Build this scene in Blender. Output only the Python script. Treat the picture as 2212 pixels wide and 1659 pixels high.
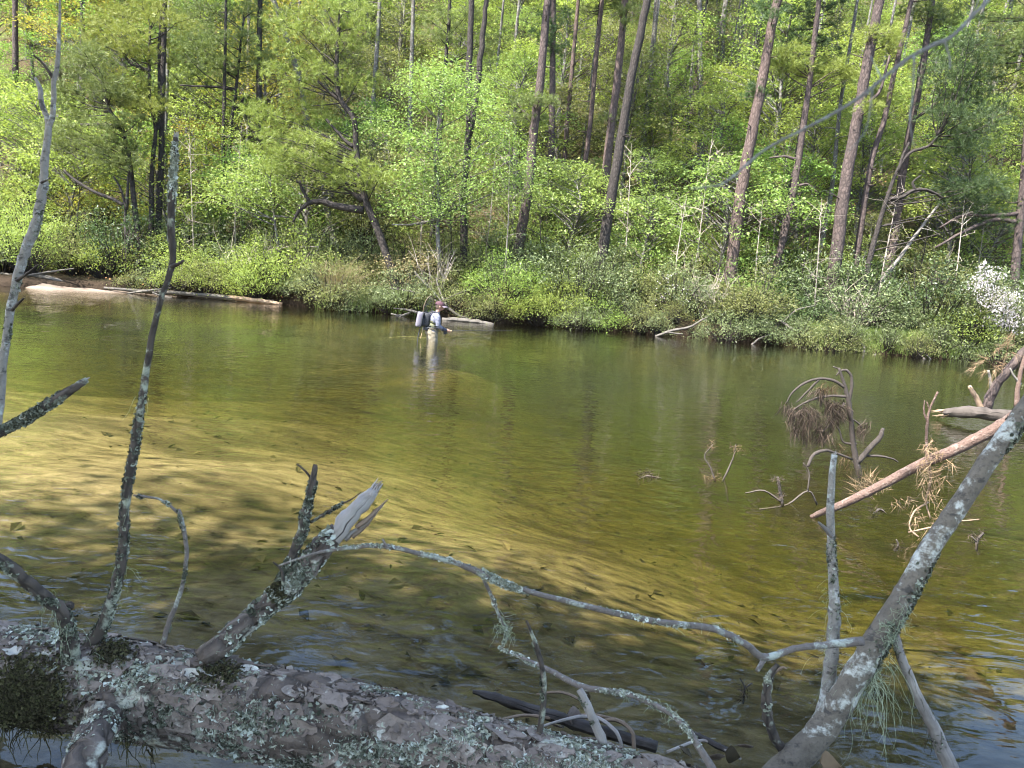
import bpy, math, random
import numpy as np
from mathutils import Vector, Matrix

for o in list(bpy.data.objects): bpy.data.objects.remove(o)
sc = bpy.context.scene
col = sc.collection
random.seed(7)
RNG = np.random.default_rng(7)

# ------------------------------------------------------------------ camera
CAM_H, PITCH, ROLL, FPX = 1.75, math.radians(8.0), math.radians(4.5), 1659.0
FW = np.array([0, math.cos(PITCH), -math.sin(PITCH)])
_r0 = np.array([1.0, 0, 0]); _u0 = np.array([0, math.sin(PITCH), math.cos(PITCH)])
RT = math.cos(ROLL) * _r0 + math.sin(ROLL) * _u0
UP = -math.sin(ROLL) * _r0 + math.cos(ROLL) * _u0
CAM = np.array([0, 0, CAM_H])
cd = bpy.data.cameras.new('camera'); cam = bpy.data.objects.new('camera', cd); col.objects.link(cam)
cam.matrix_world = Matrix(((RT[0], UP[0], -FW[0], 0), (RT[1], UP[1], -FW[1], 0), (RT[2], UP[2], -FW[2], CAM_H), (0, 0, 0, 1)))
cd.sensor_width = 36; cd.lens = 27.0; cd.clip_start = 0.02; cd.clip_end = 1000
cd.dof.use_dof = True; cd.dof.focus_distance = 6.5; cd.dof.aperture_fstop = 8.0
sc.camera = cam

# ------------------------------------------------------------------ light
SUN_TO = Vector((-0.52, -0.46, 1.0)).normalized()
w = bpy.data.worlds.new('World'); sc.world = w; w.use_nodes = True
nt = w.node_tree; bg = nt.nodes['Background']
sky = nt.nodes.new('ShaderNodeTexSky'); sky.sky_type = 'NISHITA'; sky.sun_disc = False
sky.sun_elevation = math.asin(SUN_TO.z); sky.sun_rotation = math.atan2(SUN_TO.x, SUN_TO.y)
nt.links.new(sky.outputs[0], bg.inputs[0]); bg.inputs[1].default_value = 0.15
sl = bpy.data.lights.new('sun', 'SUN'); so = bpy.data.objects.new('sun', sl); col.objects.link(so)
sl.energy = 5.0; sl.angle = math.radians(0.53); sl.color = (1.0, 0.95, 0.86)
so.rotation_euler = SUN_TO.to_track_quat('Z', 'Y').to_euler(); so.location = (-30, -30, 60)
sc.view_settings.view_transform = 'Standard'; sc.view_settings.look = 'None'
sc.view_settings.exposure = 2.4; sc.view_settings.gamma = 1.0
sc.render.engine = 'CYCLES'
cy = sc.cycles
cy.max_bounces = 4; cy.diffuse_bounces = 1; cy.glossy_bounces = 2; cy.transmission_bounces = 3; cy.transparent_max_bounces = 8
cy.caustics_reflective = False; cy.caustics_refractive = False; cy.sample_clamp_indirect = 6.0
cy.use_denoising = True; cy.filter_width = 1.05
cy.use_adaptive_sampling = True; cy.adaptive_threshold = 0.02

# ------------------------------------------------------------------ placing helpers (pixel of a 2212 x 1659 view -> point in the place)
def ray(px, py): return FW * FPX + (px - 1106) * RT - (py - 829.5) * UP
def at(px, py, Y): v = ray(px, py); return CAM + v * (Y / v[1])
def at_z(px, py, z): v = ray(px, py); return CAM + v * ((z - CAM_H) / v[2])
def proj(p):
    v = np.asarray(p) - CAM; f = v @ FW; return 1106 + FPX * (v @ RT) / f, 829.5 - FPX * (v @ UP) / f
def px2m(p, n): return n * np.linalg.norm(np.asarray(p) - CAM) / FPX

# ------------------------------------------------------------------ mesh helpers
def mesh_arrays(name, V, F, smooth=False, uv=None):
    me = bpy.data.meshes.new(name)
    V = np.ascontiguousarray(V, dtype=np.float32).reshape(-1, 3); F = np.ascontiguousarray(F, dtype=np.int32)
    k = F.shape[1]; n = F.shape[0]
    me.vertices.add(len(V)); me.vertices.foreach_set('co', V.ravel())
    me.loops.add(n * k); me.loops.foreach_set('vertex_index', F.ravel())
    me.polygons.add(n); me.polygons.foreach_set('loop_start', np.arange(0, n * k, k, dtype=np.int32))
    me.polygons.foreach_set('loop_total', np.full(n, k, dtype=np.int32))
    me.polygons.foreach_set('use_smooth', np.full(n, smooth, dtype=bool))
    if uv is not None:
        l = me.uv_layers.new(name='UVMap'); l.data.foreach_set('uv', np.asarray(uv, dtype=np.float32)[F.ravel()].ravel())
    me.update(calc_edges=True); me.validate()
    return me

def link(name, me, m=None, parent=None, loc=None):
    o = bpy.data.objects.new(name, me); col.objects.link(o)
    if m is not None and me is not None and not me.materials: me.materials.append(m)
    if m is not None and me is not None and me.materials[0] != m:
        o.material_slots[0].link = 'OBJECT'; o.material_slots[0].material = m
    if parent is not None: o.parent = parent
    if loc is not None: o.location = loc
    return o

def tag(o, label, cat, group=None, kind=None):
    if label: o['label'] = label
    if cat: o['category'] = cat
    if group: o['group'] = group
    if kind: o['kind'] = kind
    return o

def thing(name, label, cat, loc=(0, 0, 0), group=None, rz=0.0):
    o = bpy.data.objects.new(name, None); col.objects.link(o)
    o.location = loc; o.rotation_euler = (0, 0, rz); o.empty_display_size = 0.2
    return tag(o, label, cat, group)

def catmull(pts, sub):
    P = np.asarray(pts, float); n = len(P)
    if n < 3 or sub <= 1:
        if sub <= 1: return P
        t = np.linspace(0, 1, sub * (n - 1) + 1)[:, None]
        return P[0] * (1 - t) + P[-1] * t
    Q = np.vstack([2 * P[0] - P[1], P, 2 * P[-1] - P[-2]]); out = []
    for i in range(1, n):
        a, b, c, d = Q[i - 1], Q[i], Q[i + 1], Q[i + 2]
        for t in np.arange(sub) / sub:
            out.append(.5 * (2 * b + (c - a) * t + (2 * a - 5 * b + 4 * c - d) * t * t + (3 * b - a - 3 * c + d) * t ** 3))
    out.append(P[-1]); return np.array(out)

def unit(v): return v / np.maximum(np.linalg.norm(v, axis=-1, keepdims=True), 1e-9)

class Path:
    """a smoothed centre line with radii and frames"""
    def __init__(s, pts, rad, sub=4, wob=0.0, seed=0):
        P = catmull(pts, sub); R = catmull(np.asarray(rad, float)[:, None], sub)[:, 0]
        s.R = np.maximum(R, 1e-4)
        if wob:
            r = np.random.default_rng(seed); J = r.normal(0, 1, P.shape) * s.R[:, None] * wob
            J[0] *= .2; P = P + J
        s.P = P; T = unit(np.gradient(P, axis=0)); s.T = T
        N = np.zeros_like(P); ref = np.array([0, 0, 1.0]) if abs(T[0][2]) < .8 else np.array([0, 1.0, 0])
        v = unit(np.cross(T[0], ref)); N[0] = v
        for i in range(1, len(P)):
            v = v - T[i] * np.dot(v, T[i]); v = v / np.linalg.norm(v); N[i] = v
        s.N = N; s.B = np.cross(T, N)
        s.L = np.concatenate([[0], np.cumsum(np.linalg.norm(np.diff(P, axis=0), axis=1))])
    def pt(s, u, th, off=0.0):
        """u in 0..1 along, th round; arrays fine -> points, outward normals, tangents"""
        u = np.asarray(u, float); th = np.asarray(th, float); x = u * s.L[-1]
        f = lambda A: np.stack([np.interp(x, s.L, A[:, k]) for k in range(3)], -1)
        C, N, B, T = f(s.P), unit(f(s.N)), unit(f(s.B)), unit(f(s.T)); r = np.interp(x, s.L, s.R)
        n = N * np.cos(th)[..., None] + B * np.sin(th)[..., None]
        return C + n * (r + off)[..., None], n, T
    def theta_of(s, d):
        """the angle (at mid length) whose normal points most along d"""
        i = len(s.P) // 2; return math.atan2(np.dot(s.B[i], d), np.dot(s.N[i], d))

class MB:
    """collects quads/triangles (triangles stored as quads with a repeated corner are avoided: two lists)"""
    def __init__(s): s.V = []; s.F = []; s.UV = []; s.n = 0
    def add(s, V, F, UV=None):
        V = np.asarray(V, float).reshape(-1, 3); s.V.append(V)
        s.F += [tuple(int(i) + s.n for i in f) for f in F]
        s.UV.append(np.zeros((len(V), 2)) if UV is None else np.asarray(UV)); s.n += len(V); return s
    def tube(s, path, n=8, rough=0.0, seed=0, cap=True):
        P, R = path.P, path.R; k = len(P); r = np.random.default_rng(seed)
        th = np.linspace(0, 2 * np.pi, n + 1); TH, II = np.meshgrid(th, path.L)
        rr = np.repeat(R[:, None], n + 1, 1)
        if rough:
            d = np.zeros_like(rr); mr = R.mean()
            for q in range(9):
                kk = r.integers(1, 6); fq = r.uniform(.6, 3.0) / mr; d += np.sin(kk * TH + fq * II + r.uniform(0, 6.28)) / (1 + .25 * kk)
            rr = rr * (1 + rough * d / 2.2)
        V = P[:, None] + (path.N[:, None] * np.cos(TH)[..., None] + path.B[:, None] * np.sin(TH)[..., None]) * rr[..., None]
        UV = np.stack([TH / (2 * np.pi) * 2 * np.pi * R.mean(), II], -1).reshape(-1, 2)
        V = V.reshape(-1, 3); m = n + 1
        i = np.arange(k - 1)[:, None] * m + np.arange(n)[None]; i = i.ravel()
        F = [tuple(q) for q in np.stack([i, i + 1, i + m + 1, i + m], 1)]
        if cap:
            V = np.vstack([V, P[0], P[-1]]); UV = np.vstack([UV, UV[0], UV[-1]])
            a = len(V) - 2
            F += [(a, j + 1, j) for j in range(n)] + [(a + 1, (k - 1) * m + j, (k - 1) * m + j + 1) for j in range(n)]
        return s.add(V, F, UV)
    def build(s, name, m, parent=None, origin=(0, 0, 0), smooth=True, loc=None):
        me = bpy.data.meshes.new(name); V = np.vstack(s.V) - np.asarray(origin)
        me.from_pydata(V.tolist(), [], s.F)
        UV = np.vstack(s.UV); l = me.uv_layers.new(name='UVMap')
        idx = np.zeros(len(me.loops), dtype=np.int32); me.loops.foreach_get('vertex_index', idx)
        l.data.foreach_set('uv', UV[idx].astype(np.float32).ravel())
        me.polygons.foreach_set('use_smooth', np.full(len(me.polygons), smooth, dtype=bool))
        me.update()
        return link(name, me, m, parent, loc)

def branch_px(pts, dist=None):
    """[(px,py,halfwidth_px[,Y])] -> points, radii (metres)"""
    P = []; R = []; Y = None
    for q in pts:
        if len(q) > 3: Y = q[3]
        P.append([q[0], q[1], q[2], Y])
    ys = [q[3] if len(q) > 3 else None for q in pts]
    k = [i for i, y in enumerate(ys) if y is not None]
    yy = np.interp(np.arange(len(pts)), k, [ys[i] for i in k])
    pos = [at(q[0], q[1], yy[i]) for i, q in enumerate(pts)]
    return np.array(pos), np.array([px2m(pos[i], q[2]) for i, q in enumerate(pts)])

# ------------------------------------------------------------------ materials
def new_mat(name):
    m = bpy.data.materials.new(name); m.use_nodes = True; t = m.node_tree; t.nodes.clear()
    out = t.nodes.new('ShaderNodeOutputMaterial'); return m, t, out
def nd(t, typ, inp=None, **kw):
    n = t.nodes.new('ShaderNode' + typ)
    for k, v in kw.items(): setattr(n, k, v)
    for k, v in (inp or {}).items():
        s = n.inputs[k]
        if isinstance(v, bpy.types.NodeSocket): t.links.new(v, s)
        else: s.default_value = v
    return n
def c4(c): return (c[0], c[1], c[2], 1.0)
def ramp(t, fac, stops):
    n = t.nodes.new('ShaderNodeValToRGB'); e = n.color_ramp.elements
    while len(e) < len(stops): e.new(0.5)
    for i, (p, c) in enumerate(stops): e[i].position = p; e[i].color = c4(c) if len(c) == 3 else c
    t.links.new(fac, n.inputs[0]); return n.outputs[0]
def mixc(t, fac, a, b, mode='MIX'):
    n = t.nodes.new('ShaderNodeMix'); n.data_type = 'RGBA'; n.blend_type = mode
    for s, v in ((n.inputs[0], fac), (n.inputs[6], a), (n.inputs[7], b)):
        if isinstance(v, bpy.types.NodeSocket): t.links.new(v, s)
        else: s.default_value = v if isinstance(v, (int, float)) else c4(v)
    return n.outputs[2]
def mth(t, op, a, b=0.0):
    n = t.nodes.new('ShaderNodeMath'); n.operation = op
    for i, v in enumerate((a, b)):
        if isinstance(v, bpy.types.NodeSocket): t.links.new(v, n.inputs[i])
        else: n.inputs[i].default_value = v
    return n.outputs[0]
def mapped(t, sock, scale):
    n = nd(t, 'Mapping', {'Vector': sock, 'Scale': scale}); return n.outputs[0]
def noise(t, vec, scale, detail=3, rough=.55, dist=0.0):
    return nd(t, 'TexNoise', {'Vector': vec, 'Scale': scale, 'Detail': detail, 'Roughness': rough, 'Distortion': dist}).outputs['Fac']

WARM = {'bark_log', 'bark_branch', 'bark_smooth', 'bark_twig', 'bark_plate', 'bark_plate_pale', 'bark_plate_brown', 'bark_snag', 'wood_grey', 'lichen', 'lichen_dark', 'bark_flake'}
def wm(name, *cs):   # bark, grey wood and lichen colours brightened and warmed to offset blue foreground shade
    f = (1.34, 1.22, 1.04) if name in WARM else (1, 1, 1)
    return [None if c is None else tuple(min(.75, x * k) for x, k in zip(c, f)) for c in cs]
def leaf_mat(name, a, b, trans=.45, gloss=.25):
    m, t, out = new_mat(name)
    isl = nd(t, 'NewGeometry').outputs['Random Per Island']; ob = nd(t, 'ObjectInfo').outputs['Random']
    f = mth(t, 'ADD', mth(t, 'MULTIPLY', isl, .6), mth(t, 'MULTIPLY', ob, .4))
    c = mixc(t, f, a, b)
    c = nd(t, 'HueSaturation', {'Hue': mth(t, 'ADD', .485, mth(t, 'MULTIPLY', ob, .03)), 'Saturation': 1.0, 'Value': mth(t, 'ADD', .8, mth(t, 'MULTIPLY', isl, .4)), 'Color': c}).outputs[0]
    p = nd(t, 'BsdfPrincipled', {'Base Color': c, 'Roughness': .45, 'Specular IOR Level': gloss})
    tr = nd(t, 'BsdfTranslucent', {'Color': mixc(t, 1.0, c, (1.1, 1.12, .72), 'MULTIPLY')})
    mx = nd(t, 'MixShader', {0: trans, 1: p.outputs[0], 2: tr.outputs[0]})
    t.links.new(mx.outputs[0], out.inputs[0]); return m

def bark_mat(name, lo, hi, crack, su, sv, bump=.012, patch=None, patch_amt=.5, rough=.9):
    lo, hi, patch = wm(name, lo, hi, patch)
    m, t, out = new_mat(name)
    uv = nd(t, 'UVMap').outputs[0]; ob = nd(t, 'ObjectInfo').outputs['Random']
    tc = nd(t, 'TexCoord').outputs['Object']
    wv = nd(t, 'VectorMath', {0: mapped(t, uv, (su, sv, 1)), 1: nd(t, 'TexNoise', {'Vector': tc, 'Scale': 9.0, 'Detail': 4.0}).outputs['Color']}, operation='ADD').outputs[0]
    v = nd(t, 'TexVoronoi', {'Vector': wv, 'Scale': 1.0}, feature='DISTANCE_TO_EDGE').outputs['Distance']
    v2 = nd(t, 'TexVoronoi', {'Vector': wv, 'Scale': 1.0}).outputs['Color']
    n = noise(t, tc, 14.0, 4); n2 = noise(t, mapped(t, uv, (60, 14, 1)), 1.0, 3)
    f = mth(t, 'ADD', mth(t, 'MULTIPLY', nd(t, 'SeparateColor', {0: v2}).outputs[0], .5), mth(t, 'MULTIPLY', n, .5))
    c = mixc(t, f, lo, hi)
    e = nd(t, 'MapRange', {'Value': v, 'From Min': .0, 'From Max': .22}).outputs[0]
    c = mixc(t, mth(t, 'ADD', .38, mth(t, 'MULTIPLY', e, .62)), crack, c)
    lg = noise(t, mapped(t, uv, (5, 1.1, 1)), 1.0, 3, .6); c = mixc(t, nd(t, 'MapRange', {'Value': lg, 'From Min': .42, 'From Max': .62, 'To Max': .5}).outputs[0], c, lo)
    c = mixc(t, mth(t, 'MULTIPLY', n2, .35), c, crack)
    if patch:
        pn = nd(t, 'MapRange', {'Value': noise(t, tc, 9.0, 5, .65), 'From Min': .62 - .2 * patch_amt, 'From Max': .70 - .2 * patch_amt}).outputs[0]
        c = mixc(t, mth(t, 'MULTIPLY', pn, .85), c, patch)
    h = mth(t, 'ADD', mth(t, 'MULTIPLY', e, .7), mth(t, 'MULTIPLY', n2, .3))
    b = nd(t, 'Bump', {'Strength': .9, 'Distance': bump, 'Height': h})
    p = nd(t, 'BsdfPrincipled', {'Base Color': c, 'Roughness': rough, 'Specular IOR Level': .2, 'Normal': b.outputs[0]})
    t.links.new(p.outputs[0], out.inputs[0]); return m

def wood_mat(name, lo, hi, dark, grain=90.0, bump=.004):
    lo, hi = wm(name, lo, hi)
    m, t, out = new_mat(name)
    uv = nd(t, 'UVMap').outputs[0]; tc = nd(t, 'TexCoord').outputs['Object']
    g = noise(t, mapped(t, uv, (grain, grain * .06, 1)), 1.0, 4, .6, .4); g2 = noise(t, tc, 7.0, 4)
    c = mixc(t, g, lo, hi)
    k = nd(t, 'MapRange', {'Value': noise(t, mapped(t, uv, (grain * .5, grain * .025, 1)), 1.0, 2), 'From Min': .62, 'From Max': .68}).outputs[0]
    c = mixc(t, k, c, dark)
    c = mixc(t, mth(t, 'MULTIPLY', nd(t, 'MapRange', {'Value': g2, 'From Min': .45, 'From Max': .7}).outputs[0], .6), c, dark)
    b = nd(t, 'Bump', {'Strength': .8, 'Distance': bump, 'Height': mth(t, 'SUBTRACT', g, mth(t, 'MULTIPLY', k, .8))})
    p = nd(t, 'BsdfPrincipled', {'Base Color': c, 'Roughness': .85, 'Specular IOR Level': .2, 'Normal': b.outputs[0]})
    t.links.new(p.outputs[0], out.inputs[0]); return m

def blotch_mat(name, a, b, spot, scale=9.0, amt=.56, bump=.004, third=None):
    a, b, spot = wm(name, a, b, spot)
    m, t, out = new_mat(name)
    tc = nd(t, 'TexCoord').outputs['Object']
    n = noise(t, tc, scale * 3, 5, .6); c = mixc(t, n, a, b)
    br = noise(t, tc, scale * 9, 3, .7)
    s = nd(t, 'MapRange', {'Value': mth(t, 'ADD', noise(t, tc, scale, 5, .62, .3), mth(t, 'MULTIPLY', mth(t, 'SUBTRACT', br, .5), .22)), 'From Min': amt, 'From Max': amt + .10}).outputs[0]
    c = mixc(t, mth(t, 'MULTIPLY', s, .85), c, mixc(t, br, tuple(x * .7 for x in spot), tuple(min(1, x * 1.2) for x in spot)))
    c = mixc(t, mth(t, 'MULTIPLY', nd(t, 'MapRange', {'Value': noise(t, tc, 60.0, 4, .75), 'From Min': .5, 'From Max': .72}).outputs[0], .55), c, tuple(x * .4 for x in a))
    if third:
        s2 = nd(t, 'MapRange', {'Value': noise(t, mapped(t, tc, (1, 1, 1.7)), scale * 2.1, 4, .6), 'From Min': .58, 'From Max': .66}).outputs[0]
        c = mixc(t, mth(t, 'MULTIPLY', s2, .8), c, third)
    fine = noise(t, tc, 120.0, 3)
    bp = nd(t, 'Bump', {'Strength': .8, 'Distance': bump, 'Height': mth(t, 'ADD', n, mth(t, 'MULTIPLY', fine, .4))})
    p = nd(t, 'BsdfPrincipled', {'Base Color': c, 'Roughness': .85, 'Specular IOR Level': .25, 'Normal': bp.outputs[0]})
    t.links.new(p.outputs[0], out.inputs[0]); return m

def island_mat(name, a, b, c=None, rough=.9, trans=0.0):
    a, b, c = wm(name, a, b, c)
    m, t, out = new_mat(name)
    isl = nd(t, 'NewGeometry').outputs['Random Per Island']
    k = ramp(t, isl, [(0, a), (.6, b), (1, c or b)])
    k = mixc(t, mth(t, 'MULTIPLY', noise(t, nd(t, 'TexCoord').outputs['Object'], 40.0, 2), .35), k, tuple(x * .45 for x in a))
    p = nd(t, 'BsdfPrincipled', {'Base Color': k, 'Roughness': rough, 'Specular IOR Level': .15})
    s = p.outputs[0]
    if trans:
        tr = nd(t, 'BsdfTranslucent', {'Color': k}); s = nd(t, 'MixShader', {0: trans, 1: s, 2: tr.outputs[0]}).outputs[0]
    t.links.new(s, out.inputs[0]); return m

def cloth_mat(name, a, b, scale=30.0, rough=.85, bump=.004):
    m, t, out = new_mat(name)
    tc = nd(t, 'TexCoord').outputs['Object']; n = noise(t, tc, scale, 3)
    bp = nd(t, 'Bump', {'Strength': .6, 'Distance': bump, 'Height': n})
    p = nd(t, 'BsdfPrincipled', {'Base Color': mixc(t, n, a, b), 'Roughness': rough, 'Specular IOR Level': .3, 'Normal': bp.outputs[0]})
    t.links.new(p.outputs[0], out.inputs[0]); return m

M = {}
M['leaf_gold'] = leaf_mat('leaf_gold', (.25, .24, .05), (.34, .29, .07))
M['leaf_yellow'] = leaf_mat('leaf_yellow', (.185, .25, .055), (.285, .335, .095))
M['leaf_bright'] = leaf_mat('leaf_bright', (.13, .225, .045), (.235, .33, .085))
M['leaf_mint'] = leaf_mat('leaf_mint', (.17, .25, .07), (.25, .32, .10))
M['leaf_olive'] = leaf_mat('leaf_olive', (.11, .13, .05), (.215, .225, .095))
M['leaf_laurel'] = leaf_mat('leaf_laurel', (.07, .10, .04), (.165, .195, .08), .25, .5)
M['leaf_dark'] = leaf_mat('leaf_dark', (.03, .055, .018), (.07, .105, .03), .25, .5)
M['leaf_tan'] = leaf_mat('leaf_tan', (.17, .14, .075), (.26, .21, .11), .3)
M['needle_yellow'] = leaf_mat('needle_yellow', (.145, .185, .04), (.22, .25, .06), .3)
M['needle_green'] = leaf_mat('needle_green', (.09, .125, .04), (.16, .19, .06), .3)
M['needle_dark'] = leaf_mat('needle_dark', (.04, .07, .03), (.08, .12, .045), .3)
M['needle_dead'] = island_mat('needle_dead', (.07, .05, .032), (.14, .095, .055), (.18, .125, .07), trans=.2)
M['needle_tan'] = island_mat('needle_tan', (.15, .10, .06), (.27, .19, .115), (.34, .25, .16), trans=.2)
M['needle_grey'] = island_mat('needle_grey', (.028, .022, .018), (.055, .042, .033), (.09, .065, .05))
M['flower'] = leaf_mat('flower', (.30, .27, .29), (.48, .45, .465), .3)
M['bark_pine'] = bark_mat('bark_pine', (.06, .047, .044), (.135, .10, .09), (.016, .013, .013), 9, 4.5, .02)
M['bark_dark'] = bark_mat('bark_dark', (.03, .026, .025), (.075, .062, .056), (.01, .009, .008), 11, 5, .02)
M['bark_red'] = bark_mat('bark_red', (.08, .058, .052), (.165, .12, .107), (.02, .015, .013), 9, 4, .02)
M['bark_grey'] = bark_mat('bark_grey', (.09, .083, .074), (.17, .158, .14), (.04, .036, .032), 6, 1.6, .008, (.23, .235, .215), .4)
M['wood_drift'] = wood_mat('wood_drift', (.065, .058, .05), (.125, .112, .098), (.03, .026, .022), 60)
M['bark_log'] = bark_mat('bark_log', (.085, .068, .06), (.20, .168, .155), (.013, .010, .009), 13, 9, .022, (.36, .37, .335), .42)
M['bark_branch'] = bark_mat('bark_branch', (.05, .042, .038), (.125, .105, .095), (.015, .013, .012), 34, 14, .004, (.30, .33, .28), .45)
M['bark_fallen'] = blotch_mat('bark_fallen', (.075, .046, .038), (.16, .11, .09), (.21, .165, .14), 22.0, .55, .014, (.055, .03, .025))
M['bark_smooth'] = blotch_mat('bark_smooth', (.065, .056, .048), (.17, .15, .13), (.46, .48, .47), 9.0, .54, .006, (.05, .043, .037))
M['bark_snag'] = blotch_mat('bark_snag', (.13, .122, .12), (.25, .24, .235), (.40, .43, .45), 11.0, .54, .005, (.05, .043, .037))
M['bark_dead'] = blotch_mat('bark_dead', (.025, .02, .018), (.06, .05, .045), (.10, .088, .08), 30.0, .58, .004)
M['bark_twig'] = blotch_mat('bark_twig', (.08, .07, .065), (.17, .15, .15), (.34, .38, .36), 16.0, .52, .002)
M['bark_plate'] = blotch_mat('bark_plate', (.10, .083, .078), (.24, .205, .19), (.40, .40, .375), 12.0, .60, .002)
M['bark_plate_pale'] = blotch_mat('bark_plate_pale', (.26, .255, .245), (.44, .44, .425), (.58, .59, .575), 16.0, .56, .002)
M['bark_plate_brown'] = blotch_mat('bark_plate_brown', (.075, .06, .055), (.18, .15, .14), (.34, .345, .325), 12.0, .62, .002)
M['wood_grey'] = wood_mat('wood_grey', (.17, .16, .16), (.36, .34, .34), (.06, .045, .04))
M['wood_pale'] = wood_mat('wood_pale', (.12, .11, .098), (.21, .195, .175), (.06, .052, .045), 70)
M['wood_brown'] = wood_mat('wood_brown', (.16, .11, .075), (.32, .23, .16), (.05, .035, .025))
M['wood_wet'] = wood_mat('wood_wet', (.035, .028, .024), (.10, .085, .075), (.015, .012, .01))
M['bark_flake'] = island_mat('bark_flake', (.05, .04, .036), (.165, .14, .13), (.30, .275, .265))
M['lichen'] = island_mat('lichen', (.11, .125, .10), (.36, .385, .33), (.66, .68, .61))
M['lichen_dark'] = island_mat('lichen_dark', (.035, .038, .028), (.135, .148, .12), (.34, .37, .32))
M['moss'] = island_mat('moss', (.045, .035, .02), (.075, .065, .03), (.13, .12, .05))
M['beard'] = island_mat('beard', (.30, .33, .20), (.42, .44, .28), (.36, .38, .24))
M['grass'] = leaf_mat('grass', (.12, .19, .045), (.22, .27, .08), .35)
M['grass_dry'] = leaf_mat('grass_dry', (.20, .17, .09), (.32, .275, .165), .3)
M['leaf_litter'] = island_mat('leaf_litter', (.14, .09, .05), (.24, .15, .08), (.30, .14, .06))

def ground_mat():
    m, t, out = new_mat('forest_floor'); tc = nd(t, 'TexCoord').outputs['Object']
    n = noise(t, tc, .6, 5); n2 = noise(t, tc, 9.0, 5, .7)
    c = ramp(t, n2, [(.25, (.025, .022, .012)), (.5, (.07, .055, .03)), (.75, (.13, .10, .056))])
    g = nd(t, 'MapRange', {'Value': n, 'From Min': .45, 'From Max': .6}).outputs[0]
    c = mixc(t, mth(t, 'MULTIPLY', g, .6), c, (.09, .11, .035))
    wet = nd(t, 'MapRange', {'Value': mth(t, 'ADD', nd(t, 'SeparateXYZ', {0: tc}).outputs[2], mth(t, 'MULTIPLY', n2, .3)), 'From Min': .45, 'From Max': .8}).outputs[0]
    c = mixc(t, wet, mixc(t, n2, (.018, .013, .009), (.06, .042, .028)), c)
    b = nd(t, 'Bump', {'Strength': 1.0, 'Distance': .15, 'Height': n2})
    p = nd(t, 'BsdfPrincipled', {'Base Color': c, 'Roughness': .95, 'Specular IOR Level': .1, 'Normal': b.outputs[0]})
    t.links.new(p.outputs[0], out.inputs[0]); return m
def bed_mat():
    m, t, out = new_mat('riverbed_sand'); tc = nd(t, 'TexCoord').outputs['Object']
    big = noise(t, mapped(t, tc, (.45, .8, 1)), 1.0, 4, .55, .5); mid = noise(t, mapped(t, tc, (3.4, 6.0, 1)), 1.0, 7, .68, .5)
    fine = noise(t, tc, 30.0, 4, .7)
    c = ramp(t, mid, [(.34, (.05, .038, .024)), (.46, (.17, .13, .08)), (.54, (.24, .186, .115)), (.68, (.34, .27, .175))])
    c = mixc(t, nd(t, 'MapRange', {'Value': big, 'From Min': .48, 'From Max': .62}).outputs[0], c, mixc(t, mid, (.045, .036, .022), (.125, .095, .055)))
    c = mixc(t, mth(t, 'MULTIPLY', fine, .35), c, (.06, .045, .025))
    b = nd(t, 'Bump', {'Strength': .8, 'Distance': .05, 'Height': mid})
    p = nd(t, 'BsdfPrincipled', {'Base Color': c, 'Roughness': .9, 'Specular IOR Level': .1, 'Normal': b.outputs[0]})
    t.links.new(p.outputs[0], out.inputs[0]); return m
def sand_mat():
    m, t, out = new_mat('bank_sand'); tc = nd(t, 'TexCoord').outputs['Object']
    n = noise(t, mapped(t, tc, (1, 1, 6)), 2.0, 5); f = noise(t, tc, 40.0, 3)
    c = ramp(t, n, [(.3, (.10, .075, .058)), (.6, (.17, .135, .11)), (.8, (.21, .17, .14))])
    b = nd(t, 'Bump', {'Strength': .6, 'Distance': .03, 'Height': mth(t, 'ADD', n, mth(t, 'MULTIPLY', f, .3))})
    p = nd(t, 'BsdfPrincipled', {'Base Color': c, 'Roughness': .95, 'Specular IOR Level': .1, 'Normal': b.outputs[0]})
    t.links.new(p.outputs[0], out.inputs[0]); return m
def water_mat():
    m, t, out = new_mat('river_water'); tc = nd(t, 'TexCoord').outputs['Object']
    a = noise(t, mapped(t, tc, (1.1, 3.6, 1)), 1.6, 2, .5, .3)
    b = noise(t, mapped(t, tc, (.9, 1.4, 1)), 4.2, 2, .5, .9)
    c = noise(t, mapped(t, tc, (5.0, 16.0, 1)), 1.0, 2, .5)
    d = noise(t, tc, .5, 2)
    amp = nd(t, 'MapRange', {'Value': d, 'From Min': .35, 'From Max': .65, 'To Min': .6, 'To Max': 1.25}).outputs[0]
    h = mth(t, 'ADD', mth(t, 'ADD', mth(t, 'MULTIPLY', a, .0048), mth(t, 'MULTIPLY', b, .0085)), mth(t, 'MULTIPLY', c, .0016))
    h = mth(t, 'MULTIPLY', h, amp)
    bp = nd(t, 'Bump', {'Strength': 1.0, 'Distance': 1.0, 'Height': h})
    fr = nd(t, 'Fresnel', {'IOR': 1.333, 'Normal': bp.outputs[0]})
    gl = nd(t, 'BsdfGlossy', {'Color': (1, 1, 1, 1), 'Roughness': .02, 'Normal': bp.outputs[0]})
    tr = nd(t, 'BsdfTransparent', {'Color': (.97, .97, .93, 1)})
    mx = nd(t, 'MixShader', {0: fr.outputs[0], 1: tr.outputs[0], 2: gl.outputs[0]})
    va = nd(t, 'VolumeAbsorption', {'Color': (.78, .785, .63, 1), 'Density': 1.2})
    vs = nd(t, 'VolumeScatter', {'Color': (.62, .66, .40, 1), 'Density': .015})
    t.links.new(nd(t, 'AddShader', {0: va.outputs[0], 1: vs.outputs[0]}).outputs[0], out.inputs['Volume'])
    t.links.new(mx.outputs[0], out.inputs[0]); return m
M['ground'] = ground_mat(); M['bed'] = bed_mat(); M['sand'] = sand_mat(); M['water'] = water_mat()

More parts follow.
